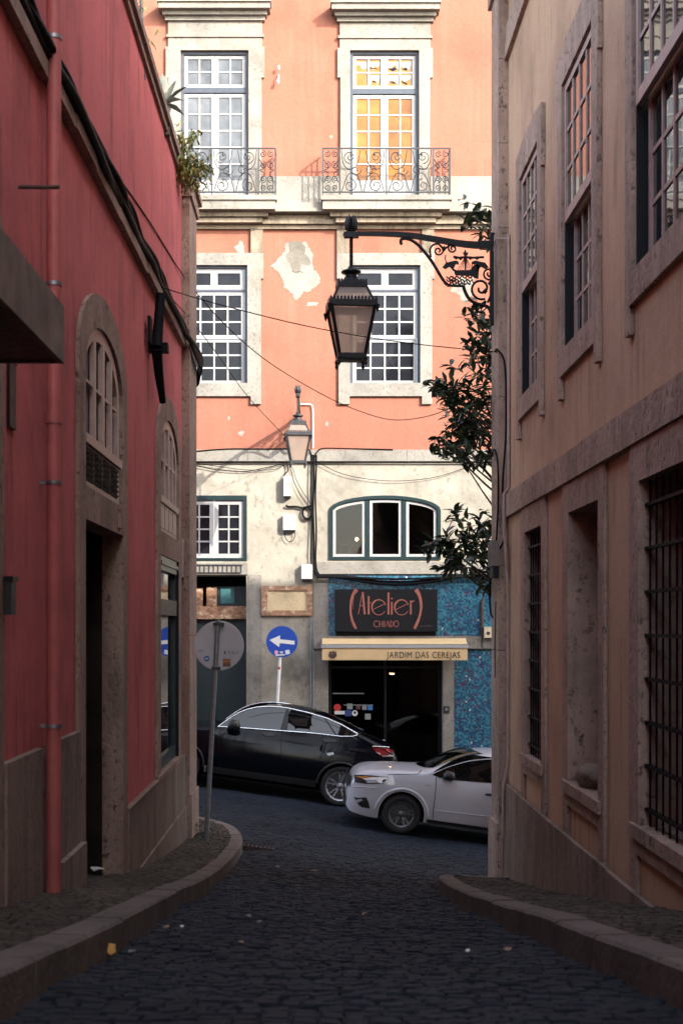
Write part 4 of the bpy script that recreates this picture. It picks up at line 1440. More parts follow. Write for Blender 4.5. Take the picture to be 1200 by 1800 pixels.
big = [(475, 468), (487, 458), (497, 447), (503, 428), (512, 424), (524, 428), (536, 424), (543, 436), (550, 446), (549, 462), (552, 474), (561, 484), (562, 497), (553, 506), (543, 512), (532, 513), (526, 524), (518, 527), (513, 516), (506, 510), (498, 505), (499, 492), (490, 480)]
bp = []
for i, p in enumerate(big):
    nx = big[(i + 1) % len(big)]
    for j in range(4):
        t = j / 4
        bp.append((fx(p[0] + (nx[0] - p[0]) * t + rnd.uniform(-1.6, 1.6)), fz(p[1] + (nx[1] - p[1]) * t + rnd.uniform(-1.6, 1.6))))
s = MB(); s.prism(bp, [], 0.001, 0.005, MF); s.build('plaster_patch', M['patch'], fac)
M['patch2'] = stone('older_mortar', (0.165, 0.15, 0.125), pits=0.3, dirt=(0.1, 0.085, 0.065), dirt_amt=0.5, streaky=False, bump=0.6)
s = MB(); s.prism(blob(524, 452, 17, 24, 40, 0.35, 2.2), [], 0.005, 0.0065, MF); s.build('mortar_patch', M['patch2'], fac)
ribbon(s := MB(), [(fx(513), fz(476)), (fx(519), fz(480)), (fx(525), fz(477)), (fx(533), fz(479))], 0.012, 0.005, 0.008, MF); s.build('crack', M['rusty_iron'], fac)
for i, (cx, cy, rx, ry) in enumerate(((817, 507, 20, 18), (549, 535, 9, 4), (422, 437, 7, 9), (402, 735, 2.5, 3), (424, 762, 4, 5.5), (575, 745, 3.5, 3.5), (582, 240, 3, 2.5))):
    s = MB(); s.prism(blob(cx, cy, rx, ry, 26, 0.35, i * 7.3), [], 0.001, 0.004, MF); s.build('plaster_patch', M['patch'], fac)
# ---------------------------------------------------------------- cars
SL = math.atan(0.14)
CS, SN = math.cos(SL), math.sin(SL)


def paint(name, c, rough, coat, metal=0.0):
    t = NT(name)
    t.set(c, t.ramp(t.noise(2.5, 4), [(0.3, rough), (0.7, rough + 0.1)]), metal, 0.5 if coat else 0.18, coat)
    t.b.inputs['Coat Roughness'].default_value = 0.04
    return t.m


M['car_glass'] = glass_dark('car_glass', (0.003, 0.0035, 0.004), 0.015, 1.52, 0.0)
M['tyre'] = plain('tyre_rubber', (0.012, 0.012, 0.013), 0.8, var=0.25)
M['chrome'] = plain('chrome', (0.75, 0.76, 0.78), 0.25, metal=1.0, var=0.03)
M['alloy'] = plain('alloy', (0.30, 0.31, 0.33), 0.3, metal=0.7, var=0.05)
M['dark_alloy'] = plain('dark_alloy', (0.12, 0.12, 0.125), 0.35, metal=0.6, var=0.1)
M['trim'] = plain('black_trim', (0.01, 0.01, 0.011), 0.45, var=0.15)
M['tail'] = plain('tail_lens', (0.13, 0.005, 0.008), 0.08, var=0.3, scale=20)
M['lens'] = plain('lamp_lens', (0.55, 0.56, 0.58), 0.06, var=0.2, scale=14, metal=0.3)
M['lamp_white'] = plain('lamp_reflector', (0.85, 0.85, 0.84), 0.15, var=0.05)
M['amber'] = plain('amber_lens', (0.5, 0.22, 0.06), 0.15, var=0.1)


class Car:
    def __init__(s, name, label, cat, x0, ymid, L, prof, bot, plan, side, wheels, wr, ar, crown, mat, gh):
        s.x0, s.y0 = x0, ymid
        z0 = road_z(x0, ymid)
        s.z0 = z0
        s.L = L
        s.zt, s.zb0, s.W, s.g = curve1d(prof), curve1d(bot), curve1d(plan), curve1d(side)
        s.wheels, s.wr, s.ar, s.crown, s.gh = wheels, wr, ar, curve1d(crown), gh
        s.root = thing(name, label, cat, (x0, ymid, z0))
        s.mat = mat

    def w(s, a, y, z):
        """car coordinates (along, lateral, up) to world; the front looks towards -x"""
        return (s.x0 + a * CS + z * SN, s.y0 + y, s.z0 - a * SN + z * CS)

    def px(s, px, py, d):
        wx, wz = (px - CX) * d / FO, E - (py - CY) * d / FO
        dx, dz = wx - s.x0, wz - s.z0
        return (dx * CS - dz * SN, dx * SN + dz * CS)

    def y(s, a, z):
        return s.W(a) * s.g(z)

    def zb(s, a):
        z = s.zb0(a)
        for c in s.wheels:
            t = s.ar ** 2 - (a - c) ** 2
            if t > 0: z = max(z, s.wr + math.sqrt(t))
        return z

    def section(s, a):
        zt, zb, cr = s.zt(a), s.zb(a), s.crown(a)
        r = min(0.10, max(0.02, (zt - zb) * 0.2))
        ze = zt - cr
        zs = ze - r
        if zs < zb: zb = zs - 0.01
        pts = []
        for i in range(15):
            z = zb + (zs - zb) * i / 14
            pts.append((s.y(a, z), z))
        y1 = s.y(a, zs)
        for i in range(1, 5):
            t = math.pi / 2 * i / 4
            pts.append((y1 - r * 0.95 * (1 - math.cos(t)), zs + r * math.sin(t)))
        ye = pts[-1][0]
        for i in range(1, 7):
            k = 1 - i / 6
            pts.append((ye * k, ze + cr * (1 - k * k)))
        return pts, ye

    def top(s, a, y):
        zt, zb, cr = s.zt(a), s.zb(a), s.crown(a)
        _, ye = s.section(a)
        k = min(1, abs(y) / max(ye, .01))
        return zt - cr + cr * (1 - k * k)

    def body(s):
        st = set()
        n = int(s.L / 0.04)
        for i in range(n + 1): st.add(round(s.L * i / n, 4))
        for c in s.wheels:
            for i in range(41):
                st.add(round(c - s.ar * math.cos(math.pi * i / 40) * 0.9999, 4))
        for i in range(12): st.add(0.004 * i); st.add(round(s.L - 0.004 * i, 4))
        st = sorted(st)
        mb = MB()
        vs, rows = [], []
        for a in st:
            p, _ = s.section(a)
            ring = [(-y, z) for y, z in p] + [(y, z) for y, z in reversed(p[:-1])]
            rows.append(len(ring))
            vs += [s.w(a, y, z) for y, z in ring]
        m = rows[0]
        fs = [(i * m + j, i * m + j + 1, (i + 1) * m + j + 1, (i + 1) * m + j) for i in range(len(st) - 1) for j in range(m - 1)]
        mb.add(vs, fs, True)
        mb.add(vs[:m], [tuple(range(m))]); mb.add(vs[-m:], [tuple(range(m))])
        return mb.build('body', s.mat, s.root, recalc=True)

    def patch(s, poly, off, sgn=-1, cell=0.05, dz=0):
        bm = bmesh.new()
        bm.faces.new([bm.verts.new((p[0], p[1], 0)) for p in poly])
        for ax in (0, 1):
            lo = min(p[ax] for p in poly); hi = max(p[ax] for p in poly)
            q = math.floor(lo / cell) * cell
            while q < hi:
                bmesh.ops.bisect_plane(bm, geom=bm.verts[:] + bm.edges[:] + bm.faces[:], plane_co=(q, 0, 0) if ax == 0 else (0, q, 0), plane_no=(1, 0, 0) if ax == 0 else (0, 1, 0))
                q += cell
        bmesh.ops.triangulate(bm, faces=bm.faces[:])
        bm.verts.index_update()
        vs = [s.w(v.co.x, sgn * (s.y(v.co.x, v.co.y) + off), v.co.y) for v in bm.verts]
        fs = [tuple(v.index for v in f.verts) for f in bm.faces]
        bm.free()
        mb = MB(); mb.add(vs, fs, True)
        return mb

    def part(s, name, poly, off, mat, both=True, smooth=False, parent=None):
        if smooth:
            pp = [Vector((p[0], p[1], 0)) for p in poly]
            q = smooth_path(pp + [pp[0]], 5)[:-1]
            poly = [(v.x, v.y) for v in q]
        o = s.patch(poly, off).build(name, mat, parent or s.root)
        if both: s.patch(poly, off, 1).build(name, mat, parent or s.root)
        return o

    def line(s, name, pts, r, mat, off=0.004, both=True, smooth=True, closed=False, parent=None):
        pp = [Vector((p[0], p[1], 0)) for p in pts]
        if smooth: pp = smooth_path(pp + ([pp[0]] if closed else []), 5)
        for sg in ((-1, 1) if both else (-1,)):
            mb = MB(); mb.tube([s.w(p.x, sg * (s.y(p.x, p.y) + off), p.y) for p in pp], r, 6)
            o = mb.build(name, mat, parent or s.root)
        return o

    def top_patch(s, name, a0f, a1f, half0, half1, off, mat, n=10, m=12):
        """patch across the top: front edge position a0f(k), rear edge a1f(k), k in -1..1"""
        vs, fs = [], []
        for i in range(n + 1):
            for j in range(m + 1):
                k = -1 + 2 * j / m
                a = a0f(k) + (a1f(k) - a0f(k)) * i / n
                y = k * (half0 + (half1 - half0) * i / n)
                vs.append(s.w(a, y, s.top(a, y) + off))
        fs = [(i * (m + 1) + j, i * (m + 1) + j + 1, (i + 1) * (m + 1) + j + 1, (i + 1) * (m + 1) + j) for i in range(n) for j in range(m)]
        mb = MB(); mb.add(vs, fs, True)
        return mb.build(name, mat, s.root)

    def underbody(s, w):
        mb = MB()
        c = []
        a0, a1 = 0.25, s.L - 0.25
        for y in (-w, w):
            for z in (0.2, 0.72):
                for a in (a0, a1): c.append(s.w(a, y, z))
        mb.add(c, [(0, 1, 3, 2), (4, 6, 7, 5), (0, 4, 5, 1), (2, 3, 7, 6), (0, 2, 6, 4), (1, 5, 7, 3)])
        for sg in (-1, 1):
            for wc in s.wheels:
                k = 16
                r = s.ar + 0.03
                ring = [(wc + r * math.cos(math.pi * i / k), s.wr + r * math.sin(math.pi * i / k)) for i in range(k + 1)]
                vs = [s.w(a, sg * (w - 0.02), z) for a, z in ring] + [s.w(a, sg * (s.y(wc, 0.55) - 0.03), z) for a, z in ring]
                mb.add(vs, [(i, i + 1, k + 2 + i, k + 1 + i) for i in range(k)])
        mb.build('underbody', M['dark'], s.root)

    def wheel(s, a, sg, spokes, rim_mat, rr, first=None):
        r = s.wr
        yo = sg * (s.y(a, 0.5) - 0.015)
        c = Vector(s.w(a, yo, r))
        if first is not None:
            t = copy_tree(first, s.root)
            t.location = c - ORG[s.root.name]
            t.rotation_euler = (0, SL, math.pi if sg > 0 else 0)
            return t
        # local: outer face looks towards -y
        hub = MB()
        prof = [(rr, 0.02), (rr + 0.012, 0.005), (r - 0.03, -0.006), (r - 0.008, 0.02), (r, 0.06), (r, 0.17), (r - 0.01, 0.2), (rr, 0.21)]
        hub.lathe(prof, (0, 0, 0), 40, 'y')
        me = hub.build('wheel', M['tyre'])
        me.name = 'wheel'
        me.parent = s.root
        me.location = c - ORG[s.root.name]
        me.rotation_euler = (0, SL, math.pi if sg > 0 else 0)
        ORG[me.name] = Vector((0, 0, 0))
        rm = MB()
        rm.lathe([(rr + 0.004, 0.0), (rr - 0.018, 0.002), (rr - 0.03, 0.03), (rr - 0.03, 0.16), (0.02, 0.16)], (0, 0, 0), 40, 'y')
        rm.lathe([(0.0, 0.01), (0.045, 0.012), (0.06, 0.03), (0.06, 0.1)], (0, 0, 0), 20, 'y')
        for i in range(spokes):
            for dd in (-1, 1):
                t0 = 2 * math.pi * i / spokes + dd * 0.16 + 0.3
                t1 = 2 * math.pi * i / spokes + dd * 0.20 + 0.3
                w0, w1 = 0.014, 0.017
                p0, p1 = Vector((0.05 * math.cos(t0), 0, 0.05 * math.sin(t0))), Vector(((rr - 0.02) * math.cos(t1), 0, (rr - 0.02) * math.sin(t1)))
                dr = (p1 - p0).normalized(); pn = Vector((-dr.z, 0, dr.x))
                vs = []
                for p, w_, yy in ((p0, w0, 0.022), (p1, w1, 0.008)):
                    for q, dy in ((-1, 0), (1, 0), (1, 0.04), (-1, 0.04)):
                        vs.append(p + pn * q * w_ + Vector((0, yy + dy, 0)))
                rm.add(vs, [(0, 1, 5, 4), (1, 2, 6, 5), (3, 0, 4, 7), (2, 3, 7, 6)])
        rm.build('rim', rim_mat, me)
        dk = MB(); dk.lathe([(0.0, 0.13), (rr - 0.04, 0.13)], (0, 0, 0), 24, 'y'); dk.build('brake_disc', M['dark_alloy'], me)
        return me


# ---- black coupé SUV parked along the far kerb
BD = 25.3
bk = Car('black_car', 'glossy black coupe suv with chrome window trim parked along the far kerb', 'car', -3.37, BD + 0.945, 4.73,
         [(0, .70), (.05, .86), (.2, .98), (.6, 1.05), (1.15, 1.10), (1.5, 1.18), (2.0, 1.47), (2.35, 1.59), (2.7, 1.635), (3.1, 1.61), (3.6, 1.49), (4.0, 1.36), (4.35, 1.23), (4.55, 1.16), (4.66, 1.08), (4.73, .85)],
         [(0, .32), (.2, .24), (1.2, .27), (3.3, .27), (4.4, .30), (4.73, .42)],
         [(0, .56), (.06, .70), (.2, .83), (.5, .925), (.9, .945), (3.9, .945), (4.3, .91), (4.55, .84), (4.68, .75), (4.73, .66)],
         [(.2, .93), (.35, .97), (.6, 1.0), (.85, .985), (1.0, .955), (1.06, .915), (1.35, .80), (1.6, .70), (1.7, .66)],
         (0.86, 3.735), .36, .405, [(0, .03), (1.2, .04), (1.6, .05), (2.6, .06), (3.5, .06), (4.73, .04)], paint('black_paint', (0.002, 0.003, 0.0055), 0.07, 0.0), None)
bk.body(); bk.underbody(0.6)
q = lambda X, Y: bk.px(340 + X / 3.158, 1220 + Y / 3.158, BD + 0.12)
dlo = [q(*p) for p in ((138, 180), (180, 150), (215, 126), (255, 103), (300, 86), (350, 75), (420, 71), (475, 74), (530, 82), (640, 107), (740, 137), (820, 171), (880, 205), (912, 222), (905, 230), (880, 236), (820, 236), (650, 216), (490, 204), (250, 186))]
g_ = bk.part('side_window', dlo, 0.006, M['car_glass'])
for sg in (1,):
    bk.line('window_trim', dlo + [dlo[0]], 0.013, M['chrome'], 0.012, smooth=False)
for X0, X1, Y0, Y1 in ((487, 545, 76, 206),):
    pl_poly = [q(X0 + 28, 82), q(X0 + 42, 86), q(X0 + 34, 205), q(X0 - 8, 203)]
    bk.part('door_pillar', pl_poly, 0.009, M['trim'])
bk.part('door_pillar', [q(722, 134), q(732, 137), q(800, 232), q(788, 232)], 0.009, M['trim'])
bk.line('door_seam', [q(490, 206), q(487, 300), q(492, 430)], 0.004, M['dark'], 0.0005)
bk.line('door_seam', [q(820, 236), q(800, 300), q(740, 380), q(690, 440)], 0.004, M['dark'], 0.0005)
bk.line('door_seam', [q(150, 200), q(140, 300), q(160, 420)], 0.004, M['dark'], 0.0005)
for X, Y in ((420, 222), (752, 258)):
    bk.part('door_handle', [q(X - 40, Y - 8), q(X - 20, Y - 13), q(X + 22, Y - 10), q(X + 42, Y - 2), q(X + 30, Y + 8), q(X - 20, Y + 8)], 0.02, M['trim'], smooth=True)
bk.part('emblem', [q(735, 325), q(775, 320), q(780, 332), q(750, 340)], 0.005, M['alloy'], both=False)
bk.part('tail_light', [q(992, 297), q(1040, 300), q(1085, 303), q(1112, 315), q(1112, 345), q(1045, 345), q(1010, 320)], 0.007, M['tail'])
bk.line('tail_trim', [q(992, 291), q(1050, 294), q(1086, 298)], 0.012, M['chrome'], 0.008)
bk.line('tail_trim', [q(1045, 344), q(1108, 346)], 0.008, M['alloy'], 0.009)
bk.part('tail_reflector', [q(1065, 305), q(1082, 309), q(1094, 330), q(1084, 330)], 0.012, plain('pale_red_lens', (0.4, 0.06, 0.07), 0.2))  # small lighter red patch on the tail lens
bk.part('sill_cladding', [(1.3, .28), (3.3, .28), (3.3, .40), (1.3, .40)], 0.008, M['trim'])
bk.line('arch_lip', [(3.735 + 0.42 * math.cos(t), .36 + 0.42 * math.sin(t)) for t in [math.pi * i / 16 for i in range(17)]], 0.022, M['trim'], 0.0, smooth=False)
bk.line('arch_lip', [(0.86 + 0.42 * math.cos(t), .36 + 0.42 * math.sin(t)) for t in [math.pi * i / 16 for i in range(17)]], 0.022, M['trim'], 0.0, smooth=False)
bk.top_patch('windscreen', lambda k: 1.42 + 0.16 * k * k, lambda k: 2.16 + 0.06 * k * k, 0.70, 0.60, 0.006, M['car_glass'])
bk.top_patch('rear_window', lambda k: 3.42 - 0.03 * k * k, lambda k: 4.28 - 0.03 * k * k, 0.56, 0.62, 0.006, M['car_glass'])
bk.part('headlight', [(.12, .78), (.3, .80), (.62, .86), (.58, .93), (.3, .91), (.12, .86)], 0.006, M['lens'])
for sg in (-1, 1):
    m_ = MB()
    am, zm = q(222, 168)
    c = [(0.10, 0), (0.15, .06), (0.12, .15), (0.04, .16), (0.0, .1), (0.0, .02)]
    rings = []
    for k in range(7):
        f = math.sin(math.pi * (k + 0.6) / 7.6) ** 0.5
        rings.append([bk.w(am - 0.11 + 0.13 + (a - .07) * 1.55 * f, sg * (0.86 + 0.235 * k / 6), zm - 0.10 + 0.08 + (z - .08) * 1.25 * f + 0.02) for a, z in c])
    vs = [p for r_ in rings for p in r_]
    m_.add(vs, [(i * 6 + j, i * 6 + (j + 1) % 6, (i + 1) * 6 + (j + 1) % 6, (i + 1) * 6 + j) for i in range(6) for j in range(6)] + [tuple(range(6)), tuple(range(36, 42))], True)
    m_.build('mirror', M['trim'], bk.root)
w0 = bk.wheel(3.735, -1, 5, M['alloy'], 0.262)
for a, sg in ((0.86, -1), (0.86, 1), (3.735, 1)): bk.wheel(a, sg, 5, M['alloy'], 0.262, w0)

# ---- white hatchback climbing the cross street
WD = 22.7
wh = Car('white_car', 'white hatchback with angular headlight driving up the cross street', 'car', 0.375, WD + 0.925, 4.09,
         [(0, .60), (.03, .74), (.10, .86), (.25, .945), (.6, 1.01), (1.0, 1.055), (1.16, 1.08), (1.6, 1.30), (1.95, 1.435), (2.3, 1.50), (2.7, 1.515), (3.2, 1.48), (3.6, 1.40), (3.85, 1.25), (4.0, 1.02), (4.09, .75)],
         [(0, .34), (.1, .24), (.5, .20), (1.4, .24), (3.0, .24), (3.8, .28), (4.09, .42)],
         [(0, .60), (.03, .69), (.10, .775), (.25, .86), (.45, .905), (.8, .925), (3.5, .925), (3.85, .86), (4.02, .76), (4.09, .64)],
         [(.18, .92), (.30, .965), (.5, .995), (.7, 1.0), (.85, .985), (.95, .96), (1.02, .925), (1.2, .85), (1.4, .765), (1.55, .70)],
         (0.905, 3.505), .318, .365, [(0, .03), (1.1, .045), (1.5, .05), (2.5, .05), (4.09, .04)], paint('white_paint_car', (0.43, 0.43, 0.455), 0.3, 0.8), None)
wh.body(); wh.underbody(0.6)
q = lambda X, Y: wh.px(600 + X / 4.286, 1290 + Y / 4.286, WD + 0.08)
sg_ = [q(678, 297), q(700, 280), q(760, 243), q(830, 208), q(900, 180), q(950, 168), q(1000, 162)]
aend = wh.px(868, 1327, WD + .1)
sg_ += [(2.6, 1.40), (3.1, 1.38), (3.45, 1.30), (3.62, 1.14), (3.55, 1.04), (2.8, .99), q(1160, 371), q(1000, 360), q(850, 347), q(780, 338), q(720, 322), q(690, 310)]
wh.part('side_window', sg_, 0.006, M['car_glass'])
wh.part('door_pillar', [(2.32, 1.40), (2.40, 1.405), (2.46, .97), (2.36, .97)], 0.010, M['trim'])
wh.line('door_seam', [q(712, 325), q(705, 420), q(690, 560), q(684, 640)], 0.005, M['dark'], 0.0005)
wh.line('door_seam', [(2.42, .96), (2.42, .6), (2.40, .34)], 0.005, M['dark'], 0.0005)
wh.line('hood_seam', [q(345, 306), q(450, 303), q(560, 302), q(585, 292), q(600, 275)], 0.005, M['dark'], 0.0005)
wh.part('headlight', [q(95, 312), q(150, 308), q(220, 312), q(350, 322), q(350, 334), q(300, 371), q(180, 373), q(100, 368)], 0.007, M['trim'])
wh.part('headlight_beam', [q(110, 322), q(180, 316), q(235, 322), q(250, 334), q(160, 338)], 0.011, M['amber'])
wh.part('headlight_strip', [q(235, 322), q(345, 325), q(346, 333), q(300, 368), q(275, 362), q(255, 345), q(180, 345), q(160, 338)], 0.012, M['lamp_white'])
wh.part('headlight_lens', [q(180, 347), q(253, 347), q(270, 364), q(195, 369)], 0.011, M['lens'])
wh.part('headlight_lens', [q(305, 345), q(330, 336), q(335, 342), q(308, 362)], 0.013, M['trim'])
wh.part('fog_recess', [q(92, 478), q(120, 482), q(185, 476), q(200, 505), q(214, 562), q(150, 552), q(128, 535)], 0.004, M['trim'])
wh.part('fog_lamp', [q(100, 500), q(150, 487), q(160, 500), q(110, 525)], 0.012, plain('grey_trim', (0.3, 0.3, 0.31), 0.4))
wh.line('bumper_crease', [q(88, 402), q(150, 398), q(220, 404), q(258, 402)], 0.008, paint('white_paint_crease', (0.5, 0.5, 0.52), 0.4, 0.3), 0.001)  # crease in a slightly lighter, rougher white than the body
wh.part('indicator', [q(622, 380), q(650, 374), q(672, 384), q(650, 393)], 0.006, M['lens'])
wh.part('door_handle', [q(1068, 452), q(1090, 443), q(1150, 448), q(1175, 460), q(1130, 468), q(1085, 462)], 0.022, M['trim'])
wh.part('sill_cladding', [(1.32, .245), (3.1, .245), (3.1, .30), (1.32, .30)], 0.010, M['trim'])
wh.line('door_crease', [(1.45, .46), (2.0, .47), (3.0, .50)], 0.008, wh.mat, 0.0)
for c_ in wh.wheels:
    wh.line('arch_lip', [(c_ + .415 * math.cos(t), .318 + .405 * math.sin(t)) for t in [math.pi * (0.02 + 0.96 * i / 20) for i in range(21)]], 0.03, wh.mat, -0.008, smooth=False)
wh.top_patch('windscreen', lambda k: 1.10 + 0.22 * k * k, lambda k: 1.98 + 0.12 * k * k, 0.70, 0.585, 0.007, M['car_glass'])
wh.top_patch('rear_window', lambda k: 3.62, lambda k: 3.92, 0.55, 0.6, 0.007, M['car_glass'])
# nose: grille, plate and lower intake on the front face
m_ = MB()
def nose(y0, y1, z0, z1, off):
    vs = []
    for i in range(9):
        y = y0 + (y1 - y0) * i / 8
        for z in (z0, z1):
            a = 0.0
            while wh.W(a) * wh.g(z) < abs(y) and a < 1: a += 0.004
            vs.append(wh.w(a - off, y, z))
    return vs, [(2 * i, 2 * i + 1, 2 * i + 3, 2 * i + 2) for i in range(8)]
vs, fs = nose(-0.72, 0.72, 0.62, 0.80, 0.012); m_.add(vs, fs, True); m_.build('grille', M['trim'], wh.root)
m_ = MB(); vs, fs = nose(-0.64, 0.64, 0.30, 0.46, 0.012); m_.add(vs, fs, True); m_.build('lower_grille', M['trim'], wh.root)
for j in range(3):
    m_ = MB(); vs, fs = nose(-0.70, 0.70, 0.65 + j * 0.05, 0.66 + j * 0.05, 0.018); m_.add(vs, fs, True); m_.build('grille_bar', M['alloy'], wh.root)
for sg in (-1, 1):
    am, zm = q(810, 288)
    c = [(0.10, 0), (0.15, .06), (0.12, .14), (0.04, .15), (0.0, .1), (0.0, .02)]
    m_ = MB()
    rings = []
    for k in range(7):
        f = math.sin(math.pi * (k + 0.6) / 7.6) ** 0.5
        rings.append([wh.w(am + (a - .07) * 1.4 * f, sg * (0.82 + 0.23 * k / 6), zm - 0.05 + (z - .08) * 1.1 * f) for a, z in c])
    vs = [p for r_ in rings for p in r_]
    m_.add(vs, [(i * 6 + j, i * 6 + (j + 1) % 6, (i + 1) * 6 + (j + 1) % 6, (i + 1) * 6 + j) for i in range(6) for j in range(6)] + [tuple(range(6)), tuple(range(36, 42))], True)
    m_.build('mirror', M['trim'], wh.root)
w0 = wh.wheel(0.905, -1, 5, M['dark_alloy'], 0.205)
for a, sg in ((3.505, -1), (0.905, 1), (3.505, 1)): wh.wheel(a, sg, 5, M['dark_alloy'], 0.205, w0)
# ---------------------------------------------------------------- street lamps
M['lamp_glass'] = None
t = NT('frosted_lamp_glass')
t.set(t.ramp(t.noise((5, 5, 1.2), 4), [(0.3, (0.44, 0.37, 0.32)), (0.7, (0.58, 0.49, 0.42))]), 0.35)
t.b.inputs['Transmission Weight'].default_value = 0.0
tr = t.n.new('ShaderNodeBsdfTranslucent'); tr.inputs[0].default_value = (0.62, 0.47, 0.38, 1)
mx = t.n.new('ShaderNodeMixShader'); mx.inputs[0].default_value = 0.5
t.link(t.b.outputs[0], mx.inputs[1]); t.link(tr.outputs[0], mx.inputs[2]); tp = t.n.new('ShaderNodeBsdfTransparent'); tp.inputs[0].default_value = (0.86, 0.76, 0.68, 1)
m2 = t.n.new('ShaderNodeMixShader'); m2.inputs[0].default_value = 0.35
t.link(mx.outputs[0], m2.inputs[1]); t.link(tp.outputs[0], m2.inputs[2]); t.link(m2.outputs[0], t.out.inputs[0])
M['lamp_glass'] = t.m

K = 17.95 / FO      # metres per photo pixel in the plane of the big lamp


def street_lamp(label, group):
    """local frame: x runs from the wall root (0) outwards to -x, z up, photo pixels scaled to metres"""
    root = thing('street_lamp', label, 'street lamp', (0, 0, 0), group)
    RX, RY = 864.0, 432.0
    p = lambda px, py, y=0.0: Vector(((px - RX) * K, y, -(py - RY) * K))
    pm = lambda u, z, n: (u, -n, z)
    q2 = lambda px, py: ((px - RX) * K, -(py - RY) * K)
    # bracket
    mb = MB()
    mb.box(-0.028 + 0.0, 0.022, -(572 - RY) * K, -(410 - RY) * K, -0.035, 0.035, pm)
    arm = smooth_path([p(x, y) for x, y in ((608, 411), (640, 411), (680, 411.5), (720, 414), (760, 420), (800, 427), (830, 430.5), (864, 431.5))], 4)
    w_ = [6 + 6 * i / (len(arm) - 1) for i in range(len(arm))]
    ribbon(mb, [(v.x, v.z) for v in arm], [x * K for x in w_], -0.028, 0.028, pm)
    mb.box((843 - RX) * K, 0, -(438 - RY) * K, -(424 - RY) * K, -0.04, 0.04, pm)
    mb.tube([p(x, y) for x, y in ((612, 416), (607, 417), (604.5, 413), (606, 409), (609, 409))], 0.018, 6)
    mb.box((604 - RX) * K, (630 - RX) * K, -(417.5 - RY) * K, -(408.5 - RY) * K, -0.05, 0.05, pm)
    mb.tube(smooth_path([p(x, y) for x, y in ((706, 430), (704, 426), (705, 421), (711, 419.5), (722, 422), (735, 431), (750, 448), (762, 465), (775, 487), (785, 501))], 4), 0.020, 6)
    mb.tube([p(785, 502), p(815, 503)], 0.016, 6)
    mb.tube(smooth_path([p(x, y) for x, y in ((814, 503), (817, 513), (824, 525), (835, 533), (847, 536), (857, 540), (862, 550), (862, 565))], 4), 0.022, 6)
    # scrolls beside the wall plate
    def scroll(cx, cy, r, a0, turns, d, th=0.016, kN=26):
        mb.tube([p(cx + r * (1 - 0.8 * i / kN) * math.cos(a0 + d * turns * 6.283 * i / kN), cy + r * (1 - 0.8 * i / kN) * math.sin(a0 + d * turns * 6.283 * i / kN)) for i in range(kN + 1)], th, 5)
    scroll(845, 507, 20, 1.2, 1.35, 1); scroll(859, 481, 11, 1.5, 1.4, 1, 0.013)
    scroll(770, 441, 9, -1.2, 1.4, 1, 0.012); scroll(795, 437, 8, -2.0, 1.4, -1, 0.012)
    mb.tube(smooth_path([p(x, y) for x, y in ((757, 452), (755, 440), (760, 431), (770, 429), (780, 437), (790, 431), (800, 432))], 4), 0.013, 5)
    mb.tube(smooth_path([p(x, y) for x, y in ((864, 500), (862, 518), (856, 532))], 4), 0.016, 5)
    for cx, cy in ((780, 437), (852, 512), (861, 498), (862, 556)): mb.lathe([(0, 0.04), (0.035, 0.0), (0, -0.04)], p(cx, cy), 8)
    mb.tube([p(855, 420), p(866, 414), p(868, 411), p(864, 409)], 0.014, 5)
    bo = mb.build('bracket', M['black_iron'], root)
    # the ship and the waves
    mb = MB()
    hull = [(797, 473), (802, 475.5), (814, 475), (826, 475), (829, 469), (833, 466), (841, 465.5), (842, 470), (840, 490), (835, 489), (832, 485), (800, 484), (798, 479)]
    mb.prism([q2(*h) for h in hull], [], -0.012, 0.012, pm, True)
    mb.tube([p(817, 440), p(817.5, 474)], 0.013, 5)
    mb.tube([p(796, 451), p(806, 453), p(817, 452), p(830, 453), p(850, 452)], 0.015, 5)
    mb.prism([q2(*h) for h in ((813, 444), (823, 444), (821, 449), (815, 449))], [], -0.012, 0.012, pm, True)
    for x, y in ((801, 453.5), (809, 454.5), (826, 454), (838, 454)): mb.lathe([(0, 0.03), (0.03, 0.0), (0, -0.025)], p(x, y), 6)
    for x in (804, 808, 812, 822, 826, 830): mb.tube([p(817.5, 450), p(x, 475)], 0.004, 4)
    for sx in (-1, 1):
        f = lambda x, y: q2(817.5 + sx * (817.5 - x) if sx < 0 else x, y)
        g_ = lambda x, y: q2(817.5 + (817.5 - x), y) if sx < 0 else q2(x, y)
        mb.prism([g_(*h) for h in ((777, 470), (783, 462), (788, 461), (800, 458), (805, 460), (806, 465), (801, 464), (797, 472), (801, 478), (796, 476), (790, 469), (782, 473))], [], -0.012, 0.012, pm, True)
    for x in (829, 833, 837): mb.tube([p(x, 460), p(x, 468)], 0.006, 4)
    mb.tube([p(783, 448), p(782, 456), p(785, 462)], 0.007, 4)
    for r_ in range(3):
        y0 = 487 + r_ * 5
        mb.tube(smooth_path([p(784 + i * 4.6, y0 + (3 if i % 2 else -1) + 0.12 * i * (r_ - 1)) for i in range(12 - r_)], 3), 0.009, 5)
    for i in range(9): mb.tube([p(788 + i * 5, 488 + (i % 2) * 3), p(792 + i * 5, 500)], 0.007, 4)
    scroll(794, 489, 6, 0, 1.3, 1, 0.008)
    mb.build('ship_emblem', M['black_iron'], root)
    # tulip finial, hanging rod
    lx = 617.0
    c0 = p(lx, 410)
    mb = MB()
    for i in range(6):
        a = i * math.pi / 3
        d_ = Vector((math.cos(a), math.sin(a), 0))
        pts = [c0 + d_ * r + Vector((0, 0, (406 - y) * K)) for r, y in ((0.012, 405), (0.05, 398), (0.058, 388), (0.045, 380), (0.055, 375))]
        mb.tube(pts, [0.012, 0.03, 0.032, 0.022, 0.004], 6)
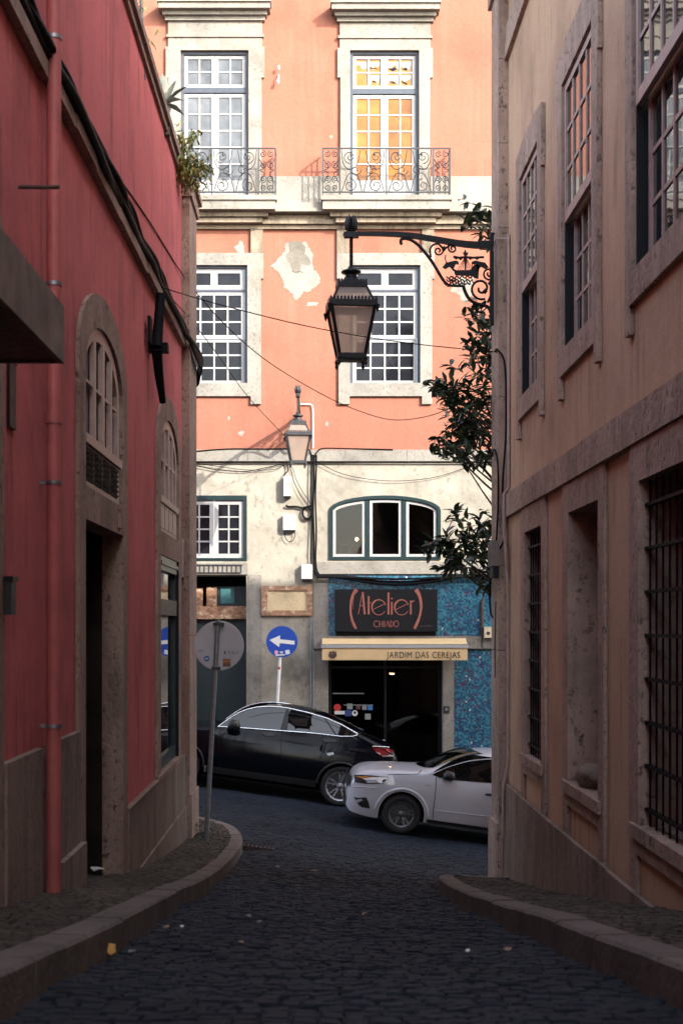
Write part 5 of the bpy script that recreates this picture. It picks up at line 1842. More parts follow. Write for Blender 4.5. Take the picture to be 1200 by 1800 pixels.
    mb.lathe([(0.03, 0.02), (0.045, 0.05), (0.02, 0.09)], c0 - Vector((0, 0, 0.01)), 10)
    mb.build('finial', M['black_iron'], root)
    mb = MB()
    for k in range(3):
        mb.tube([c0 + Vector((0.013 * math.cos(i * 0.8 + k * 2.1), 0.013 * math.sin(i * 0.8 + k * 2.1), -i * 0.0145)) for i in range(30)], 0.013, 5)
    mb.build('hanging_rod', M['black_iron'], root)
    # lantern, square in plan
    R0 = math.pi / 4 + math.radians(4.5)
    sq = lambda half: half * math.sqrt(2)
    z = lambda py: -(py - RY) * K
    C0 = Vector((c0.x, 0, 0))
    mb = MB()
    mb.lathe([(0.0, z(466)), (0.03, z(468)), (0.05, z(473)), (0.125, z(477)), (0.125, z(480)), (0.085, z(482)), (0.07, z(484)), (0.085, z(488)), (0.12, z(498))], C0, 18)
    lid = mb.build('lid', M['black_iron'], root)
    H1, H2, H3, H4 = 0.185, 0.262, 0.272, 0.158     # half widths: crown, eaves of the roof, top and foot of the lower glass
    mb = MB()
    mb.lathe([(sq(0.10), z(496)), (sq(H1 - 0.02), z(500)), (sq(H1), z(501)), (sq(H1), z(509)), (sq(H1 - 0.03), z(510))], C0, 4, smooth=False, rot=R0)
    mb.lathe([(sq(H3 + 0.03), z(535)), (sq(H3 + 0.03), z(545)), (sq(H3 - 0.01), z(546))], C0, 4, smooth=False, rot=R0)
    mb.lathe([(sq(H2 - 0.02), z(533)), (sq(H3 + 0.03), z(535))], C0, 4, smooth=False, rot=R0)
    mb.lathe([(sq(H4 + 0.015), z(624)), (sq(H4 + 0.02), z(626)), (sq(H4 + 0.02), z(633)), (sq(H4 - 0.06), z(635)), (0.0, z(635))], C0, 4, smooth=False, rot=R0)
    cn = [(Vector((math.cos(R0 + i * math.pi / 2), math.sin(R0 + i * math.pi / 2), 0))) for i in range(4)]
    for i in range(4):
        d_ = cn[i]
        mb.tube([C0 + d_ * sq(H1 - 0.01) + Vector((0, 0, z(508))), C0 + d_ * sq(H2) + Vector((0, 0, z(537)))], 0.018, 4)
        mb.tube([C0 + d_ * sq(H3) + Vector((0, 0, z(543))), C0 + d_ * sq(H4) + Vector((0, 0, z(628)))], 0.022, 4)
        mb.lathe([(0.02, 0.03), (0.028, 0.0), (0.014, -0.03), (0.024, -0.05), (0.0, -0.10)], C0 + d_ * sq(H4 + 0.01) + Vector((0, 0, z(634))), 8)
        mb.lathe([(0.03, 0.0), (0.022, -0.05), (0.0, -0.11)], C0 + d_ * sq(H3 + 0.025) + Vector((0, 0, z(543))), 8)
        e = cn[(i + 1) % 4]
        for half, py, hh, nn in ((H1, 501, 0.045, 11), (H3 + 0.03, 535, 0.05, 14)):
            for j in range(nn):
                a_ = d_.lerp(e, (j + 0.5) / nn) * sq(half) + C0
                tn = (e - d_).normalized() * 0.014
                no = (d_ + e).normalized() * 0.006
                zz = Vector((0, 0, z(py)))
                mb.add([a_ - tn + zz, a_ + tn + zz, a_ + tn * 1.1 + zz + Vector((0, 0, hh * .5)), a_ + zz + Vector((0, 0, hh)), a_ - tn * 1.1 + zz + Vector((0, 0, hh * .5)),
                        a_ - tn + zz - no, a_ + tn + zz - no, a_ + zz + Vector((0, 0, hh)) - no], [(0, 1, 2, 3, 4), (5, 6, 7)])
    mb.build('lantern_frame', M['black_iron'], root)
    mb = MB()
    mb.lathe([(sq(H1 - 0.02), z(509)), (sq(H2 - 0.015), z(535))], C0, 4, smooth=False, rot=R0)
    mb.lathe([(sq(H3 - 0.012), z(545)), (sq(H4 - 0.005), z(626))], C0, 4, smooth=False, rot=R0)
    mb.build('lantern_glass', M['lamp_glass'], root)
    return root


L1 = street_lamp('black iron lantern on a scrolled bracket with a ship emblem, on the tan corner pilaster', 'street lamps on iron brackets')
L1.location = (P(864, 432, 17.95))
L2 = copy_tree(L1)
tag(L2, 'greyer lantern on a bracket standing out from the orange wall above the junction boxes', 'street lamp', 'street lamps on iron brackets')
S2 = 0.80
L2.scale = (S2,) * 3
# its root on the facing wall: local -x becomes world -y
ST = 1.39
tip = P(523.5, 694, YF - 247 * K * S2 * ST)
L2.rotation_euler = (0, 0, math.pi / 2)
L2.location = (tip.x, YF - 0.01, tip.z - 22 * K * S2)
for ch in L2.children:
    if 'bracket' in ch.name or 'emblem' in ch.name: ch.scale = (ST, 1, 1)
    else: ch.location.x -= 247 * K * (ST - 1)
    if 'glass' not in ch.name:
        ch.data = ch.data.copy(); ch.data.materials[0] = M['grey_iron']

# ---------------------------------------------------------------- cables
def cable(label, pts, r=0.008, name='cable', smooth=True, mat=None, group=None):
    mb = MB()
    mb.tube(smooth_path(pts, 6) if smooth else pts, r, 6)
    o = mb.build(name, mat or M['cable'], None, pts[0])
    return tag(o, label, 'cable', group)


def lerp_d(pp):   # list of (px, py, depth)
    return [P(*a) for a in pp]


cable('thin cable from the ledge of the red wall across past the big lantern', lerp_d([(275, 502, 15.2), (345, 524, 15.6), (430, 547, 16.2), (520, 569, 16.7), (600, 585, 17.1), (680, 598, 17.4), (760, 608, 17.7), (862, 618, 17.85), (895, 622, 17.7)]), 0.006)
cable('long sagging cable from the red wall down to the right end of the orange facade', lerp_d([(107, 192, 9.6), (140, 222, 10.4), (200, 300, 12.1), (262, 388, 14.6), (330, 495, 18.5), (400, 575, 21), (470, 635, 22), (560, 690, 23), (630, 722, 24), (690, 738, 25), (750, 732, 25), (800, 712, 22), (865, 668, 18.4), (897, 632, 17.7)]), 0.007)
cable('thin cable running down from the red ledge to the small wall lantern', lerp_d([(283, 505, 15.5), (330, 556, 18.5), (380, 620, 21), (430, 690, 24), (470, 735, 26), (510, 775, 27.6), (545, 798, YF - 0.05)]), 0.006)
cable('thin cable hanging slack across the pale wall below the white band', [MF(fx(a), fz(b), 0.06) for a, b in ((556, 812), (600, 833), (650, 843), (700, 846), (760, 840), (810, 825), (840, 808))], 0.006)
cable('black cable running along the lower edge of the white band', [MF(fx(a), fz(b), 0.058) for a, b in ((300, 812.5), (400, 812.5), (500, 812.5), (600, 812.5), (700, 813), (860, 813), (950, 813))], 0.016)
cable('black cable lying along the top of the white band', [MF(fx(a), fz(b), 0.055) for a, b in ((300, 797), (345, 794), (400, 790), (470, 790), (520, 789.5), (540, 790), (546, 797), (548, 812))], 0.015)
cable('black cable bending up over the white band beside the bundle', [MF(fx(a), fz(b), 0.06) for a, b in ((551, 830), (552, 806), (558, 794), (568, 789), (600, 789), (690, 791))], 0.013)
for i, (dx, r_) in enumerate(((0, 0.02), (4, 0.017), (-3.5, 0.012))):
    cable(('thick black cable in the upright bundle down the pale wall', 'second black cable in the upright bundle, nearer the arched window', 'thin black cable in the upright bundle, on its lamp side')[i],
          [MF(fx(551 + dx + 0.8 * math.sin(j * 1.3 + i)), fz(800 + j * 26), 0.05 + 0.01 * i) for j in range(8)] + [MF(fx(554 + dx), fz(1006), 0.06), MF(fx(566 + dx), fz(1014 + i), 0.075 + 0.02 * i)], r_, group='cables bundled upright on the pale wall')
for i, (sag, r_) in enumerate(((5, 0.022), (9, 0.02), (13, 0.026), (3, 0.018))):
    cable(('upper black cable drooping over the mosaic tiles', 'middle black cable drooping over the mosaic tiles', 'lowest and thickest cable drooping over the mosaic tiles', 'tightest black cable along the top of the mosaic tiles')[i],
          [MF(fx(556 + j * 32), fz(1013 + i * 0.8 + sag * math.sin(math.pi * min(1, max(0, (j - 1.2) / 6.5)))), 0.09 + 0.02 * i) for j in range(11)], r_, group='cables drooping over the mosaic')
mb = MB()
mb.tube([MF(fx(540 + 8 * math.cos(t)), fz(902 + 10 * math.sin(t)), 0.05) for t in [i * math.pi / 9 for i in range(18)]], 0.017, 6, closed=True)
mb.tube([MF(fx(540 + 9 * math.cos(t)), fz(903 + 11 * math.sin(t)), 0.065) for t in [i * math.pi / 9 for i in range(18)]], 0.012, 6, closed=True)
tag(mb.build('cable_coil', M['cable'], None, MF(fx(540), fz(902), 0.05)), 'coil of black cable hanging on the pale wall beside the upright bundle', 'cable coil')
cable('black cable from the grey junction box across to the cable coil', [MF(fx(a), fz(b), 0.05) for a, b in ((503, 888), (506, 891), (520, 891), (532, 893), (545, 890), (549, 892))], 0.02)
cable('black wire curling from the white band down to the tall junction box', [MF(fx(a), fz(b), 0.06) for a, b in ((500, 812), (505, 818), (506, 828), (500, 835), (499, 845))], 0.011)
cable('fine grey wire slanting from the white band towards the coil', [MF(fx(a), fz(b), 0.05) for a, b in ((506, 815), (515, 825), (520, 842), (532, 865), (548, 888))], 0.006)
cable('second fine wire slanting from the white band, nearer the boxes', [MF(fx(a), fz(b), 0.05) for a, b in ((503, 814), (512, 827), (516, 845), (526, 868), (540, 890))], 0.005)
cable('slack thin cable under the white band near the red corner', [MF(fx(a), fz(b), 0.05) for a, b in ((330, 816), (380, 826), (430, 829), (470, 822), (500, 815))], 0.008)
cable('fainter slack wire under the white band near the red corner', [MF(fx(a), fz(b), 0.05) for a, b in ((330, 812), (380, 820), (430, 826), (480, 826), (498, 818))], 0.006)
cable('loop of wire hanging below the small square junction box', [MF(fx(a), fz(b), 0.06) for a, b in ((500, 934), (501, 944), (507, 952), (514, 951), (518, 943), (518, 934))], 0.007)
cable('white conduit bent over the small wall lantern on orange render', [MF(fx(a), fz(b), 0.04) for a, b in ((528, 711), (540, 711), (547, 712), (549.5, 718), (550, 740), (550, 788))], 0.012, name='conduit', mat=M['white_plastic'])
for nm, lab, (x0, x1, y0, y1), dd in (('junction_box', 'tall pale junction box with a yellow label on the cream wall', (499, 512, 839, 873), 0.16), ('junction_box', 'square white junction box with a wire loop below it', (498, 520, 906, 932), 0.12), ('junction_box', 'small white box beside the upright cables over the framed panel', (530, 549, 993, 1018), 0.14)):
    b_ = thing(nm, lab, 'junction box', MF(fx((x0 + x1) / 2), fz(y1), 0), 'junction boxes on the pale wall')
    s = MB(); s.box(fx(x0), fx(x1), fz(y1), fz(y0), 0.003, dd, MF); s.build('casing', M['white_plastic'], b_)
    s = MB(); s.box(fx(x0 + 1), fx(x1 - 1), fz(y1 + 3), fz(y1) - 0.001, 0.01, dd - 0.02, MF); s.build('base', M['black_iron'], b_)
    if y0 == 839:
        s = MB(); s.box(fx(506), fx(508.5), fz(857), fz(846), dd + 0.001, dd + 0.004, MF); s.build('label', plain('yellow_label', (0.6, 0.4, 0.05), 0.6), b_)
for i, x in enumerate((546, 550.5)):
    cable(('galvanised conduit pipe down the pale wall beside the doorway, lamp side', 'galvanised conduit pipe down the pale wall beside the doorway, doorway side')[i], [MF(fx(x), fz(1085), 0.06), MF(fx(x), fz(1395), 0.06)], 0.017, name='conduit', smooth=False, mat=M['metal'], group='conduit pipes beside the doorway')
cable('rusty downpipe stub on the mosaic tiles next to the cream meter box', [MF(fx(846), fz(1054), 0.05), MF(fx(846), fz(1138), 0.05)], 0.03, name='pipe', smooth=False, mat=M['rusty_iron'])
mb_ = thing('meter_box', 'cream meter box with a round dial at the edge of the tan pilaster', 'meter box', MF(fx(860), fz(1121), 0.05))
s = MB(); s.box(fx(849), fx(880), fz(1121), fz(1102), 0.013, 0.16, MF); s.build('casing', plain('cream_plastic', (0.55, 0.47, 0.33), 0.5), mb_)
s = MB(); s.lathe([(0, -0.165), (0.03, -0.165), (0.036, -0.16)], (fx(856), YF, fz(1113)), 14, 'y'); s.build('dial', M['rusty_iron'], mb_)
hk = thing('wall_hook', 'small white insulator hook on the orange wall between the french windows', 'hook', MF(fx(490), fz(140), 0))
s = MB(); s.tube([MF(fx(490), fz(150), 0.1), MF(fx(490), fz(136), 0.1), MF(fx(490), fz(132), 0.003)], 0.012, 6); s.build('stem', M['white_plastic'], hk)
s = MB(); s.lathe([(0, -0.05), (0.03, -0.02), (0.02, 0.03), (0, 0.05)], MF(fx(490), fz(122), 0.1), 8); s.lathe([(0, -0.05), (0.03, -0.02), (0.02, 0.03), (0, 0.05)], MF(fx(489), fz(146), 0.12), 8); s.build('insulator', M['white_plastic'], hk)

# cable bundle on the red wall ledge: strands, each a cable of its own
rnd = random.Random(17)
zl = lambda u: E + 3.50 + 0.012 * (u - 9) + 0.05
lab = ['thick black cable lying on the ledge of the red wall, lowest of its bundle', 'black cable on the red wall ledge wavering above the thick one', 'black cable on the red wall ledge, outermost of its bundle', 'dark cable on the red wall ledge, uppermost of its bundle', 'slim black cable woven between the others on the red wall ledge']
for i in range(5):
    pts = []
    u = 4.0
    while u < 18.3:
        pts.append(Vector(ML(u, zl(u) + 0.025 + 0.028 * i + rnd.uniform(-0.025, 0.03), 0.03 + rnd.uniform(0, 0.06) + (0.02 if i == 2 else 0))))
        u += 0.8
    pts += [Vector(ML(18.5, zl(18.4) - 0.06 - 0.03 * i, 0.16)), Vector(ML(19.0, zl(18.4) - 0.1 - 0.03 * i, 0.18)), Vector(ML(19.32, zl(18.4) - 0.14 - 0.03 * i, 0.14)), Vector(ML(19.36, zl(18.4) - 0.32 - 0.03 * i, 0.0)), Vector(ML(19.4, zl(18.4) - 0.4, -0.8))]
    cable(lab[i], pts, (0.034, 0.026, 0.022, 0.020, 0.016)[i], group='cables on the ledge of the red wall')

# right wall services
cable('pale conduit pipe running down the tan wall beside the corner pilaster', [MR(17.45, E + 4.8, 0.02), MR(17.45, E + 1.7, 0.02), MR(17.45, E + 1.62, 0.08), MR(17.45, E + 1.25, 0.08), MR(17.45, E + 0.4, 0.03), MR(17.45, E - 1.7, 0.03), MR(17.42, E - 1.95, 0.09), MR(17.42, E - 2.6, 0.1)], 0.02, name='conduit', smooth=False, mat=M['mauve_paint'])
cable('black cable hanging down the tan corner pilaster into the junction box', [Vector(p_) for p_ in (MR(17.9, E + 3.45, 0.13), MR(17.62, E + 3.42, 0.14), MR(17.52, E + 3.2, 0.06), MR(17.5, E + 2.4, 0.05), MR(17.5, E + 1.7, 0.09), MR(17.55, E + 1.1, 0.06), MR(17.6, E + 0.9, 0.17))], 0.012)
cable('black cable curving over the tan pilaster below the first one', [Vector(p_) for p_ in (MR(18.3, E + 2.18, 0.13), MR(17.75, E + 2.2, 0.16), MR(17.58, E + 2.0, 0.14), MR(17.55, E + 1.5, 0.14), MR(17.6, E + 1.0, 0.16), MR(17.9, E + 0.75, 0.17), MR(18.15, E + 0.5, 0.17), MR(18.1, E + 0.2, 0.17), MR(17.85, E + 0.1, 0.17))], 0.012)
cable('thin black wire drooping below the junction box on the tan pilaster', [Vector(p_) for p_ in (MR(17.62, E + 0.3, 0.16), MR(17.62, E - 0.2, 0.17), MR(17.7, E - 0.5, 0.16), MR(17.85, E - 0.65, 0.14))], 0.006)
cable('pale wire tied across the tan pilaster beside the lamp bracket', [Vector(p_) for p_ in (MR(18.1, E + 4.55, 0.16), MR(17.85, E + 4.78, 0.15), MR(17.64, E + 4.8, 0.14), MR(17.45, E + 4.75, 0.03))], 0.008, mat=M['mauve_paint'])
jb = thing('utility_box', 'grey brown utility box on the tan corner pilaster with cables looping into it', 'utility box', MR(17.75, E + 0.7, 0.12))
s = MB(); s.box(17.55, 17.95, E + 0.74, E + 1.05, 0.123, 0.22, MR); s.build('casing', plain('utility_grey', (0.16, 0.13, 0.11), 0.6), jb)
s = MB(); s.box(17.57, 17.93, E + 0.60, E + 0.737, 0.123, 0.2, MR); s.build('lower_cover', M['black_iron'], jb)
for i in range(2):
    s = MB(); s.box(17.64 + i * 0.16, 17.66 + i * 0.16, E + 0.75, E + 1.04, 0.221, 0.226, MR); s.build('rib', M['grey_iron'], jb)

# stone lying on the sill of the niche
s = MB()
bm = bmesh.new()
bmesh.ops.create_icosphere(bm, subdivisions=3, radius=1)
for v in bm.verts:
    v.co *= 1 + 0.22 * noise.noise(v.co * 1.7) + 0.08 * noise.noise(v.co * 5)
    v.co = Vector((v.co.x * 0.13, v.co.y * 0.28, v.co.z * 0.12))
    v.co += Vector(MR(12.75, E - 1.45 + 0.105, 0.0 - 0.10))
bm.verts.index_update()
s.add([v.co[:] for v in bm.verts], [tuple(v.index for v in f.verts) for f in bm.faces], True); bm.free()
tag(s.build('loose_stone', M['plinth_stone'], None, MR(12.75, E - 1.45, -0.1)), 'rounded loose stone lying on the sill of the blind niche', 'stone')

# ---------------------------------------------------------------- road signs
def sign_post(name, label, base, top, r):
    rt = thing(name, label, 'road sign', base)
    s = MB(); s.tube([base - Vector((0, 0, 0.05)), top], r, 10); s.build('pole', M['metal'] if name == 'round_sign' else M['sign_white'], rt)
    return rt


bp_ = ground_px(362, 1479, KH)
base = Vector((bp_.x, bp_.y, road_z(bp_.x, bp_.y) + KH))
dS1 = base.y
top = P(383.5, 1089, dS1)
rs = sign_post('round_sign', 'back of a round grey road sign on a leaning post by the red corner', base, top, 0.030)
cc = P(385, 1135, dS1 + 0.06)
Rr_ = 44.0 * dS1 / FO
s = MB(); s.lathe([(0, -0.006), (Rr_ - 0.006, -0.006), (Rr_, 0.0), (Rr_, 0.012), (0, 0.012)], cc, 48, 'y', smooth=False); s.build('disc', M['sign_back'], rs)
s = MB(); s.lathe([(0, 0.013), (Rr_ - 0.01, 0.013)], cc, 48, 'y', smooth=False); s.build('sign_face', M['blue_sign'], rs)
for py in (1097, 1175):
    a_ = P(372 if py > 1150 else 375, py, dS1 - 0.0); b_ = P(388 if py > 1150 else 394, py, dS1)
    s = MB(); s.box(a_.x, b_.x, a_.z - 0.02, a_.z + 0.02, -0.03, 0.035, lambda u, z, n: (u, dS1 - n, z)); s.build('clamp', M['grey_iron'], rs)
MS = lambda u, z, n: (u, dS1 + 0.054 - n, z)
sp = lambda px, py: ((px - CX) * dS1 / FO, E - (py - CY) * dS1 / FO)
ink = plain('sign_ink', (0.07, 0.065, 0.07), 0.7)
s = MB(); a_ = sp(347.5, 1146.5); b_ = sp(358.5, 1142); text_into(s, 'CML', a_[0], b_[0], a_[1], 0.033, 0.001, 0.002, MS); s.build('stamp', ink, rs)
s = MB(); a_ = sp(400, 1150); b_ = sp(418, 1145); text_into(s, '10100 A', a_[0], b_[0], a_[1], 0.036, 0.001, 0.002, MS); a_ = sp(393.5, 1150); b_ = sp(396, 1150); s.box(a_[0], b_[0], a_[1], a_[1] + 0.04, 0.001, 0.002, MS); s.build('stamp', ink, rs)
c_ = sp(363, 1158)
o = MB(); o.prism([(c_[0] + 0.037 * math.cos(t * math.pi / 10), c_[1] + 0.037 * math.sin(t * math.pi / 10)) for t in range(20)], [], 0.001, 0.003, MS)
st = o.build('sticker', plain('blue_sticker', (0.03, 0.10, 0.26), 0.5), None, MS(c_[0], c_[1], 0.002)); tag(st, 'small round blue sticker on the back of the grey road sign', 'sticker', 'stickers on the back of the grey sign')
o = MB(); ribbon(o, [(c_[0] - 0.022, c_[1] - 0.012), (c_[0] - 0.008, c_[1] + 0.012), (c_[0] + 0.004, c_[1] - 0.004), (c_[0] + 0.02, c_[1] + 0.002)], 0.01, 0.003, 0.0045, MS); o.build('emblem', M['sign_white'], st)
a_ = sp(391.5, 1172); b_ = sp(405, 1158.5)
o = MB(); o.box(a_[0], b_[0], a_[1], b_[1], 0.001, 0.003, MS)
t_ = NT('orange_sticker'); t_.set(t_.ramp(t_.noise(16, 3), [(0.36, (0.03, 0.035, 0.05)), (0.5, (0.22, 0.08, 0.02)), (0.62, (0.5, 0.18, 0.02))]), 0.5)
tag(o.build('sticker', t_.m, None, MS(a_[0], a_[1], 0.002)), 'square orange and black sticker on the back of the grey road sign', 'sticker', 'stickers on the back of the grey sign')
a_ = sp(391.5, 1157.5); b_ = sp(409, 1152.5)
o = MB(); o.box(a_[0], b_[0], a_[1], b_[1], 0.001, 0.0025, MS)
tag(o.build('sticker', plain('pale_sticker', (0.36, 0.32, 0.33), 0.6), None, MS(a_[0], a_[1], 0.002)), 'pale strip sticker over the orange one on the grey sign', 'sticker', 'stickers on the back of the grey sign')

dS2 = 27.75
zg = road_z((484 - CX) * dS2 / FO, dS2) + KH
base2 = Vector(((480 - CX) * dS2 / FO, dS2, zg)); top2 = P(492.5, 1150, dS2)
bs = sign_post('arrow_sign', 'round blue road sign with a white left arrow on a tilted white post', base2, top2, 0.032)
c2 = P(495.5, 1128, dS2 - 0.045)
R2 = 27.5 * dS2 / FO
s = MB(); s.lathe([(0, 0.0), (R2, 0.0), (R2, 0.012), (0, 0.012)], c2, 48, 'y', smooth=False); s.build('disc', M['blue_sign'], bs)
MB2 = lambda u, z, n: (u, c2.y - n, z)
d2 = c2.y
sp2 = lambda X, Y: ((330 + X / 5.217 - CX) * d2 / FO, E - (1080 + Y / 5.217 - CY) * d2 / FO)
s = MB(); s.prism([sp2(*p_) for p_ in ((748, 235), (848, 192), (846, 228), (980, 242), (978, 277), (843, 263), (838, 300))], [], 0.001, 0.003, MB2); s.build('arrow', M['sign_white'], bs)
s = MB(); s.box(sp2(826, 0)[0], sp2(848, 0)[0], sp2(0, 505)[1], sp2(0, 482)[1], -0.045 - 0.036 + 0.0, -0.045 + 0.036, MB2)
s.build('band', plain('red_band', (0.4, 0.03, 0.04), 0.5), bs)
for lab_, pts, cname in (('pink round sticker low on the blue arrow sign', [(812 + 17 * math.cos(t), 348 + 20 * math.sin(t)) for t in [i * 0.524 for i in range(12)]], (0.65, 0.33, 0.42)),
                         ('white square sticker low on the blue arrow sign', [(892, 330), (930, 322), (938, 360), (900, 370)], (0.65, 0.68, 0.72)),
                         ('cream heart shaped sticker between the others on the blue arrow sign', [(840, 345), (850, 336), (858, 342), (868, 336), (876, 346), (860, 362)], (0.66, 0.62, 0.5)),
                         ('white strip sticker at the foot of the blue arrow sign', [(805, 368), (890, 364), (890, 376), (806, 380)], (0.65, 0.65, 0.65))):
    o = MB(); o.prism([sp2(*p_) for p_ in pts], [], 0.001, 0.003, MB2)
    tag(o.build('sticker', plain('sign_sticker', cname, 0.5, var=0.08), None, MB2(*sp2(*pts[0]), 0.002)), lab_, 'sticker', 'stickers on the blue arrow sign')

# ---------------------------------------------------------------- vegetation
def leaf(mb, base, d, up, L, W, bend):
    d = d.normalized()
    s_ = d.cross(up)
    if s_.length < 1e-4: s_ = d.cross(Vector((1, 0, 0)))
    s_.normalize()
    n = s_.cross(d).normalized()
    pts = []
    for t, w_ in ((0, 0.08), (0.28, 0.8), (0.6, 1.0), (0.85, 0.55), (1, 0.03)):
        c = base + d * L * t - n * bend * L * t * t
        f = 0.18 * W * w_
        pts += [c - s_ * W * w_ / 2 + n * f, c, c + s_ * W * w_ / 2 + n * f]
    fs = []
    for i in range(4):
        fs += [(3 * i, 3 * i + 1, 3 * i + 4, 3 * i + 3), (3 * i + 1, 3 * i + 2, 3 * i + 5, 3 * i + 4)]
    mb.add(pts, fs, True)


rnd = random.Random(33)
TD = 19.0
tx, ty = 3.55, 18.95
tree = thing('broadleaf_tree', 'dark glossy leaved tree leaning out from behind the tan corner pilaster', 'tree', (tx, ty, road_z(tx, ty) + KH))
tk = MB(); lv = MB()
zg = road_z(tx, ty) + KH - 0.1
trunk = smooth_path([Vector((tx, ty, zg)), Vector((tx - 0.08, ty + 0.02, zg + 2.0)), Vector((tx - 0.3, ty + 0.05, zg + 4)), Vector((tx - 0.5, ty, zg + 6)), Vector((tx - 0.75, ty, zg + 8.6))], 5)
tk.tube(trunk, [0.15 - 0.11 * i / (len(trunk) - 1) for i in range(len(trunk))], 10)
clumps = [(826, 378, .6), (846, 384, .8), (856, 396, .7), (858, 440, .4), (829, 560, .5), (848, 572, .7), (842, 590, .9), (855, 600, 1), (838, 615, .8), (855, 630, 1), (832, 655, .7), (848, 655, 1), (842, 690, .8), (857, 700, 1),
          (765, 680, .6), (775, 697, .8), (790, 690, .7), (800, 702, .9), (782, 716, .9), (812, 715, .9), (800, 735, 1), (785, 745, .8), (825, 735, 1), (815, 755, 1), (842, 745, 1), (835, 770, 1), (800, 770, .9), (776, 788, .7), (790, 797, .7),
          (812, 790, .9), (850, 775, 1), (845, 800, .8), (855, 815, .8), (805, 812, .6),
          (812, 918, .5), (830, 935, .7), (797, 950, .8), (815, 955, 1), (835, 955, 1), (852, 945, 1), (775, 965, .8), (768, 980, .6), (795, 980, .9), (820, 980, .9), (840, 985, 1), (857, 975, 1), (852, 1000, 1), (843, 1012, .6), (858, 1020, .8), (800, 995, .6)]
pts3 = []
for px, py, s_ in clumps:
    px += 14 if px < 800 else 9
    pts3.append((P(px, py, TD + rnd.uniform(-0.45, 0.6)), s_))
for i in range(46):
    pts3.append((Vector((rnd.uniform(2.6, 5.2), TD + rnd.uniform(-0.4, 1.3), rnd.choice([rnd.uniform(E + 2.0, E + 4.3), rnd.uniform(E + 0.8, E + 1.5), rnd.uniform(E + 4.2, E + 5.7)]))), 1))
for c, s_ in pts3:
    # twig from the nearest trunk height a little lower
    zt_ = max(zg + 2.0, c.z - 0.7 - rnd.random() * 0.6)
    k = min(range(len(trunk)), key=lambda i: abs(trunk[i].z - zt_))
    a_ = trunk[k]
    mid = a_.lerp(c, 0.55) + Vector((0, rnd.uniform(-.1, .1), rnd.uniform(-0.25, 0.1)))
    pth = smooth_path([a_, mid, c], 4)
    tk.tube(pth, [0.022 * (1 - i / len(pth)) + 0.004 for i in range(len(pth))], 5, cap=False)
    d0 = (c - mid).normalized()
    for r_ in range(2 + int((3 if c.z > E + 3.3 else 4) * s_)):
        cc_ = c + Vector((rnd.gauss(0, .09), rnd.gauss(0, .12), rnd.gauss(0, .085))) * (0.6 + 0.7 * s_)
        ax = (d0 + Vector((rnd.gauss(0, .5), rnd.gauss(0, .5), rnd.gauss(0.25, .5)))).normalized()
        for j in range(rnd.randint(6, 9)):
            dv = (ax * 0.5 + Vector((rnd.gauss(0, 1), rnd.gauss(0, 1), rnd.gauss(-0.15, .7))).normalized()).normalized()
            leaf(lv, cc_ + ax * 0.02 * j, dv, Vector((rnd.gauss(0, .3), rnd.gauss(0, .3), 1)), rnd.uniform(.13, .21), rnd.uniform(.05, .08), rnd.uniform(0.05, 0.4))
tk.build('trunk', M['bark'], tree); lv.build('crown', M['leaf_dark'], tree)


def shrub(name, label, base, blobs, nleaf, L, W, mat, stem=0.012, seed=1):
    rnd = random.Random(seed)
    rt = thing(name, label, 'plant', base)
    st, lf = MB(), MB()
    for c, s_ in blobs:
        mid = base.lerp(c, 0.5) + Vector((rnd.uniform(-.08, .08), rnd.uniform(-.08, .08), 0.06))
        pth = smooth_path([base, mid, c], 4)
        st.tube(pth, [stem * (1 - 0.7 * i / len(pth)) for i in range(len(pth))], 5, cap=False)
        for j in range(int(nleaf * s_)):
            q_ = mid.lerp(c, rnd.uniform(0.3, 1.1)) + Vector((rnd.gauss(0, .07), rnd.gauss(0, .09), rnd.gauss(0, .08))) * s_
            dv = Vector((rnd.gauss(0.1, 1), rnd.gauss(0, 1), rnd.gauss(-0.5, .7)))
            leaf(lf, q_, dv, Vector((rnd.gauss(0, .4), rnd.gauss(0, .4), 1)), L * rnd.uniform(.7, 1.2), W * rnd.uniform(.7, 1.2), rnd.uniform(0.1, 0.6))
    st.build('stem', M['bark'], rt); lf.build('foliage', mat, rt)
    return rt


zt0 = LTOP + 0.09
b0 = Vector((-2.0, 17.6, zt0 - 0.3))
shrub('terrace_shrub', 'olive leaved shrub spilling over the top of the red wall near its end', b0,
      [(P(px, py, d), s_) for px, py, d, s_ in ((312, 236, 17.5, .8), (322, 250, 17.5, 1), (330, 268, 17.6, 1.1), (338, 288, 17.6, 1.2), (346, 300, 17.7, 1.1), (356, 282, 17.6, .8), (343, 232, 17.5, .5), (339, 245, 17.5, .5), (352, 312, 17.7, 1), (338, 318, 17.8, 1), (362, 298, 17.7, .7), (367, 292, 17.7, .4), (326, 300, 17.5, .9), (318, 275, 17.4, .9), (344, 328, 17.9, .6), (310, 255, 17.2, .9))], 62, 0.085, 0.026, M['leaf_yellow'], seed=4)
shrub('wall_creeper', 'sparse yellowing creeper growing on top of the red wall beside a thin pole', Vector((-2.0, 14.2, zt0 - 0.2)),
      [(P(px, py, 14.2), s_) for px, py, s_ in ((246, 20, .6), (250, 45, .6), (256, 62, .8), (262, 72, .5), (244, 5, .6), (252, 86, .4))], 22, 0.07, 0.02, M['leaf_yellow'], 0.006, seed=6)
pole = MB(); pole.tube([P(253, 70, 14.3) - Vector((0, 0, 0.4)), P(247, -30, 14.3)], 0.016, 8)
tag(pole.build('terrace_pole', M['grey_iron'], None, P(253, 70, 14.3) - Vector((0, 0, 0.4))), 'thin dark pole standing on the terrace above the red wall', 'pole')
ag = thing('agave', 'grey agave with drooping pointed leaves on top of the red wall', 'plant', P(287, 205, 16.2))
lf = MB()
